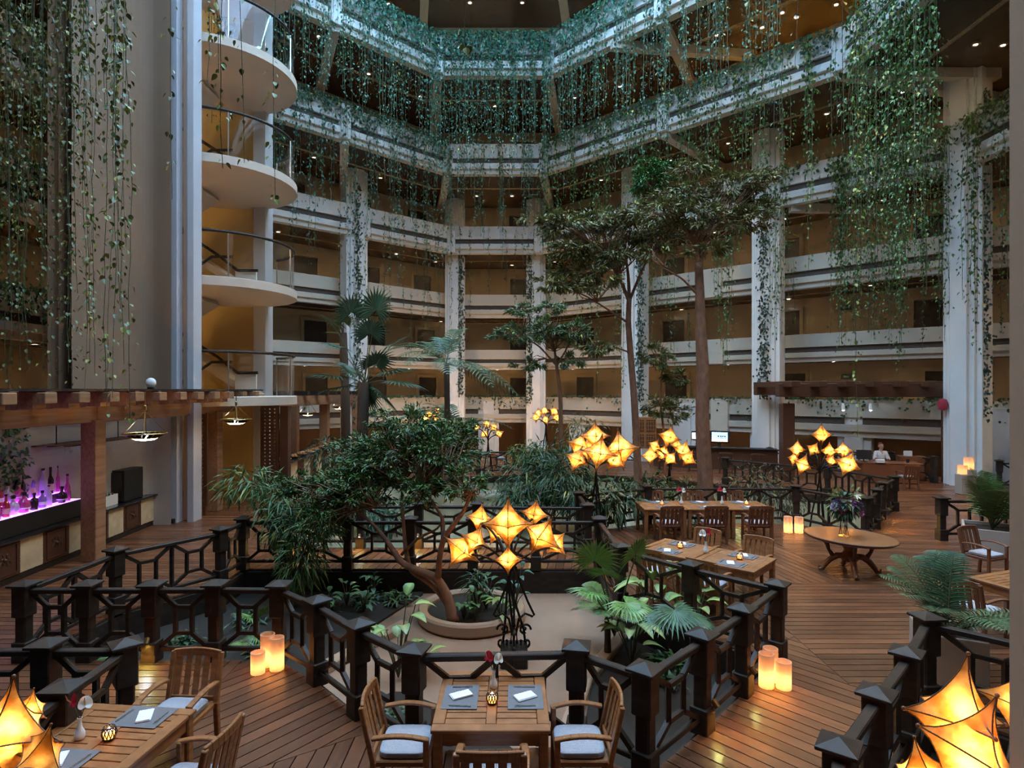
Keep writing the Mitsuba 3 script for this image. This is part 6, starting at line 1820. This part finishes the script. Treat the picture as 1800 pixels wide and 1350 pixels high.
fan_palm('small fan palm behind the candle trio railing', ground(452, 1110, -0.5), [(q(438, 1085, 9.2), (-0.6, -0.5, 0.4), 0.9), (q(468, 1078, 9.3), (0.4, -0.5, 0.8), 0.9), (q(455, 1115, 9.1), (0.1, -0.8, -0.1), 0.8), (q(425, 1130, 8.9), (-0.8, -0.5, -0.1), 0.7)], 0.36, [0.11, 0.20, 0.05], np.r_[ground(452, 1115, -0.5)[:2], -0.2])
feather_palm('palm with arching fronds at the left of the bright fan palm', ground(1068, 1160, -0.5), np.r_[ground(1068, 1160, -0.5)[:2], 0.15], 9, 1.05, [0.09, 0.17, 0.045], (15, 70), 0.05, 0.22, 0.45, 2.0, 'garden_palm', nl=22, wl=0.03)


def broad_plant(label, foot, leaves, L, W, col, mid, h=0.5, name='leafy_plant', flowers=None):
    k = thing(name, label, 'plant')
    foot = np.asarray(foot, float)
    for i in range(leaves):
        az = i * 2.4 + foot[0] * 7
        e = 0.25 + 0.9 * ((i * 0.618) % 1)
        tip = foot + [0.22 * h * math.cos(az), 0.22 * h * math.sin(az), h * (0.35 + 0.65 * ((i * 0.37) % 1))]
        d = np.array([math.cos(az) * math.cos(e), math.sin(az) * math.cos(e), math.sin(e)])
        fb = FB()
        fb.blades(tip[None], d[None], np.array([[0, 0, 1.0]]) - d * 0.3, L * rng.uniform(0.8, 1.15), W, tint(1, col, 0.2), ((0, 0.1), (0.12, 0.62), (0.35, 1.0), (0.6, 0.86), (0.82, 0.48), (1, 0)), 0.55, 0.14, tint(1, mid, 0.15))
        lf = add('leaf', fb.ply(True), None, k)
        add('stalk', MB().tube([foot, (foot + tip) / 2 + [0, 0, 0.05], tip], [0.012, 0.010, 0.007], 5), 'stem', lf)
    return k


DM, DE = [0.36, 0.42, 0.14], [0.085, 0.180, 0.055]
for px, py, zf, n, L, W, h, nm in ((1150, 1130, -0.46, 12, 0.48, 0.20, 1.15, 'at the left of the climbing railing'), (1195, 1110, -0.46, 13, 0.50, 0.21, 1.0, 'tallest one beside the climbing railing'), (1110, 1170, -0.46, 11, 0.45, 0.18, 0.85, 'under the bright fan palm'), (1215, 1140, -0.46, 11, 0.48, 0.19, 1.1, 'close to the middle post of the climbing railing')):
    broad_plant(f'variegated broad-leaved plant {nm}', ground(px, py, zf), n, L, W, DE, DM, h)
broad_plant('variegated plant with one big upright leaf behind the front table railing', ground(700, 1190, -0.46), 10, 0.42, 0.19, DE, DM, 1.15)
broad_plant('variegated plant with low leaves at the garden edge left of the front table', ground(745, 1185, -0.46), 8, 0.32, 0.14, DE, DM, 0.45)
for px, py, nm in ((640, 1075, 'below the bridge left of the pale path'), (610, 1065, 'below the bridge at the bamboo'), (575, 1085, 'behind the stepped railing'), (655, 1045, 'at the end of the pale path')):
    broad_plant(f'small glossy green plant {nm}', ground(px, py, -0.46), 10, 0.24, 0.11, [0.06, 0.15, 0.06], [0.09, 0.2, 0.08], 0.45)
ring = thing('round_planter', 'round stone planter ring on the sandy garden floor', 'planter')
RC = (-0.75, 11.15, -0.5)
add('rim', MB().lathe([(0.95, 0.0), (1.0, 0.05), (1.0, 0.2), (0.97, 0.24), (0.86, 0.24), (0.82, 0.2), (0.82, 0.0)], RC, 48), 'rim_stone', ring, smooth=35)
add('soil', MB().lathe([(0.0, 0.15), (0.84, 0.15)], RC, 32), 'soil', ring)
for i, (px, py, Y, n, L, h, c_) in enumerate(((835, 1045, 10.6, 12, 0.26, 0.5, MIDG), (880, 1050, 10.6, 12, 0.24, 0.5, YELG), (855, 1020, 11.2, 12, 0.26, 0.7, DARKG), (815, 1060, 10.7, 9, 0.22, 0.35, MIDG), (905, 1010, 11.2, 9, 0.22, 0.8, BLUEG))):
    P = pt(px, py, Y)
    broad_plant('green plant in the round planter, ' + ('in the middle front', 'at the right front with pale leaves', 'tall one at the back', 'beside the forked trunk', 'at the right back')[i], (P[0], P[1], -0.36), n, L, 0.11, c_, np.array(c_) * 1.5, h)
P = pt(838, 1000, 11.1)
k = thing('tuft_plant', 'dark tufted plant with strap leaves standing tallest in the round planter', 'plant')
add('stump', MB().lathe([(0.0, 0), (0.13, 0.0), (0.10, 0.5), (0.0, 0.55)], (P[0], P[1], -0.4), 10), 'palm_trunk', k, smooth=35)
fb = FB()
n = 70
fb.blades(np.tile([P[0], P[1], 0.15], (n, 1)) + rng.normal(0, 0.07, (n, 3)), rand_dirs(n, -0.9), np.tile([0, 0, 1.0], (n, 1)), 0.42, 0.035, tint(n, DARKG, 0.3), droop=0.6)
add('strap_leaves', fb.ply(), None, k, kind='stuff')
for i in range(10):
    x, y = [(-6.0, 9.2), (-5.4, 9.8), (-4.8, 10.8), (-4.0, 9.6), (-3.6, 11.4), (-2.9, 11.8), (-2.3, 11.9), (-1.4, 7.4), (2.2, 8.6), (2.4, 9.1)][i]
    k = thing('low_plant', 'low dark ground plant ' + ('at the left corner of the sunken garden', 'behind the four-bay railing', 'near the left end of the bridge', 'left of the small fan palm', 'under the bamboo', 'under the bridge edge', 'under the bridge beside the pale path', 'in the bed left of the front table', 'in the bed behind the climbing railing', 'in the bed below the double table')[i], 'plant')
    fb = FB()
    n = 60
    fb.blades(np.tile([x, y, -0.42], (n, 1)) + rng.normal(0, 0.12, (n, 3)) * [1, 1, 0.3], rand_dirs(n, -0.6), np.tile([0, 0, 1.0], (n, 1)), 0.34, 0.06, tint(n, DARKG if i % 3 else MIDG, 0.35), droop=0.5)
    add('leaves', fb.ply(), None, k, kind='stuff')


# potted palms on the right
def planter(label, x, y, w, h, rot):
    k = thing('planter_box', label, 'planter')
    R = rotz(math.radians(rot))
    m = MB()
    for sx, sy, lx, ly in ((-1, 0, 0.05, w), (1, 0, 0.05, w), (0, -1, w, 0.05), (0, 1, w, 0.05)):
        m.box(np.array([x, y, h / 2]) + R @ np.array([sx * (w / 2 - 0.025), sy * (w / 2 - 0.025), 0]), (lx, ly, h), R, 0.006)
    add('walls', m, 'concrete_pot', k)
    add('soil', box((x, y, h - 0.1), (w - 0.08, w - 0.08, 0.05), R), 'soil', k)


planter('square beige planter behind the railing near the close lantern lamp', 5.72, 7.85, 0.72, 0.62, -24)
feather_palm('large feathery potted palm with arching fronds at the right', None, (5.72, 7.85, 0.55), 18, 1.7, [0.045, 0.10, 0.042], (28, 85), 0, 0.30, 0.42, 0.3, 'potted_palm', nl=22, wl=0.022)
planter('large square beige planter farther back at the right edge', 11.05, 13.75, 1.1, 0.62, -35)
feather_palm('bushy upright potted palm in the farther planter', None, (11.05, 13.75, 0.55), 22, 1.9, [0.075, 0.135, 0.035], (40, 88), 0, 0.42, 0.30, 1.1, 'potted_palm', nl=20, wl=0.03)

# bouquet on the pedestal table
k = thing('bouquet', 'big mixed bouquet of lilies, purple and lilac flowers in the glass cylinders', 'flowers')
C = np.array([VX, VY, 1.42])
fb = FB()
n = 170
o = rand_dirs(n)
fb.blades(C + o * [0.20, 0.20, 0.17], o + [0, 0, -0.2], np.tile([0, 0, 1.0], (n, 1)), 0.17, 0.07, tint(n, DARKG, 0.4, 0.1), droop=0.4)
add('greenery', fb.ply(), None, k, kind='stuff')
for i, (dx, dz, r, col, nm) in enumerate(((0.06, 0.02, 0.11, [0.45, 0.18, 0.50], 'lilac'), (-0.18, 0.02, 0.10, [0.075, 0.045, 0.16], 'purple'), (0.20, -0.02, 0.10, [0.075, 0.045, 0.16], 'purple'), (-0.10, -0.14, 0.07, [0.50, 0.14, 0.34], 'pink'), (0.24, -0.16, 0.07, [0.55, 0.20, 0.38], 'pink'), (-0.25, -0.03, 0.07, [0.55, 0.50, 0.60], 'white'), (0.10, -0.06, 0.09, [0.45, 0.18, 0.50], 'lilac'))):
    fb = FB()
    n = 90
    o = rand_dirs(n)
    o[:, 1] -= 0.3
    o = unit(o)
    fb.diamonds(C + [dx, -0.14, dz] + o * r * 0.8, o + rng.normal(0, 0.4, (n, 3)), rng.normal(size=(n, 3)), 0.05, 0.035, tint(n, col, 0.35))
    add('flower_head', fb.ply(), None, k, label=f'{nm} flower head')
for i, (dx, dz) in enumerate(((0.17, 0.20), (0.22, 0.26), (-0.20, 0.22), (-0.26, 0.16), (0.30, 0.12), (0.12, 0.30), (-0.12, 0.26))):
    fb = FB()
    d = np.array([dx, -0.05, dz + 0.1])
    if i == 0:
        n = 6
        a = np.arange(6) * math.pi / 3
        R = frame(np.array([0.3, -0.8, 0.4]))
        fb.blades(np.tile(C + [dx, -0.12, dz], (n, 1)), R[:, 0] * 0.6 + np.cos(a)[:, None] * R[:, 1] + np.sin(a)[:, None] * R[:, 2], np.tile(R[:, 0], (n, 1)), 0.13, 0.05, np.tile([0.75, 0.72, 0.55], (n, 1)), droop=0.2)
    else:
        n = 5
        fb.blades(np.tile(C + [dx, -0.05, dz], (n, 1)), d + rng.normal(0, 0.05, (n, 3)), rng.normal(size=(n, 3)), 0.13, 0.04, tint(n, [0.42, 0.48, 0.20], 0.2), droop=0.05)
    add('lily' if i == 0 else 'lily_bud', fb.ply(), None, k)
# fountain
k = thing('fountain_jet', 'small white fountain spray in the pond', 'fountain')
P = pt(857, 872, 22.0)
P[2] = -0.3
fb = FB()
n = 900
a = rng.uniform(0, 2 * math.pi, n)
t = rng.random(n)
r = 0.75 * t
pos = np.c_[P[0] + r * np.cos(a), P[1] + r * np.sin(a), P[2] + 0.05 + 0.55 * t - 0.35 * t * t]
fb.diamonds(pos, np.c_[np.cos(a), np.sin(a), 0.6 - 0.6 * t], rng.normal(size=(n, 3)), 0.10, 0.018, np.tile([0.75, 0.76, 0.72], (n, 1)))
n = 120
fb.diamonds(P + np.c_[rng.normal(0, 0.02, (n, 2)), rng.uniform(0, 1.6, n)], np.tile([0, 0, 1.0], (n, 1)), rng.normal(size=(n, 3)), 0.12, 0.012, np.tile([0.6, 0.62, 0.6], (n, 1)))
add('spray', fb.ply(), None, k, kind='stuff')
add('nozzle', MB().lathe([(0.05, -0.2), (0.05, 0.02), (0.02, 0.06), (0, 0.06)], P, 10), 'iron', k)
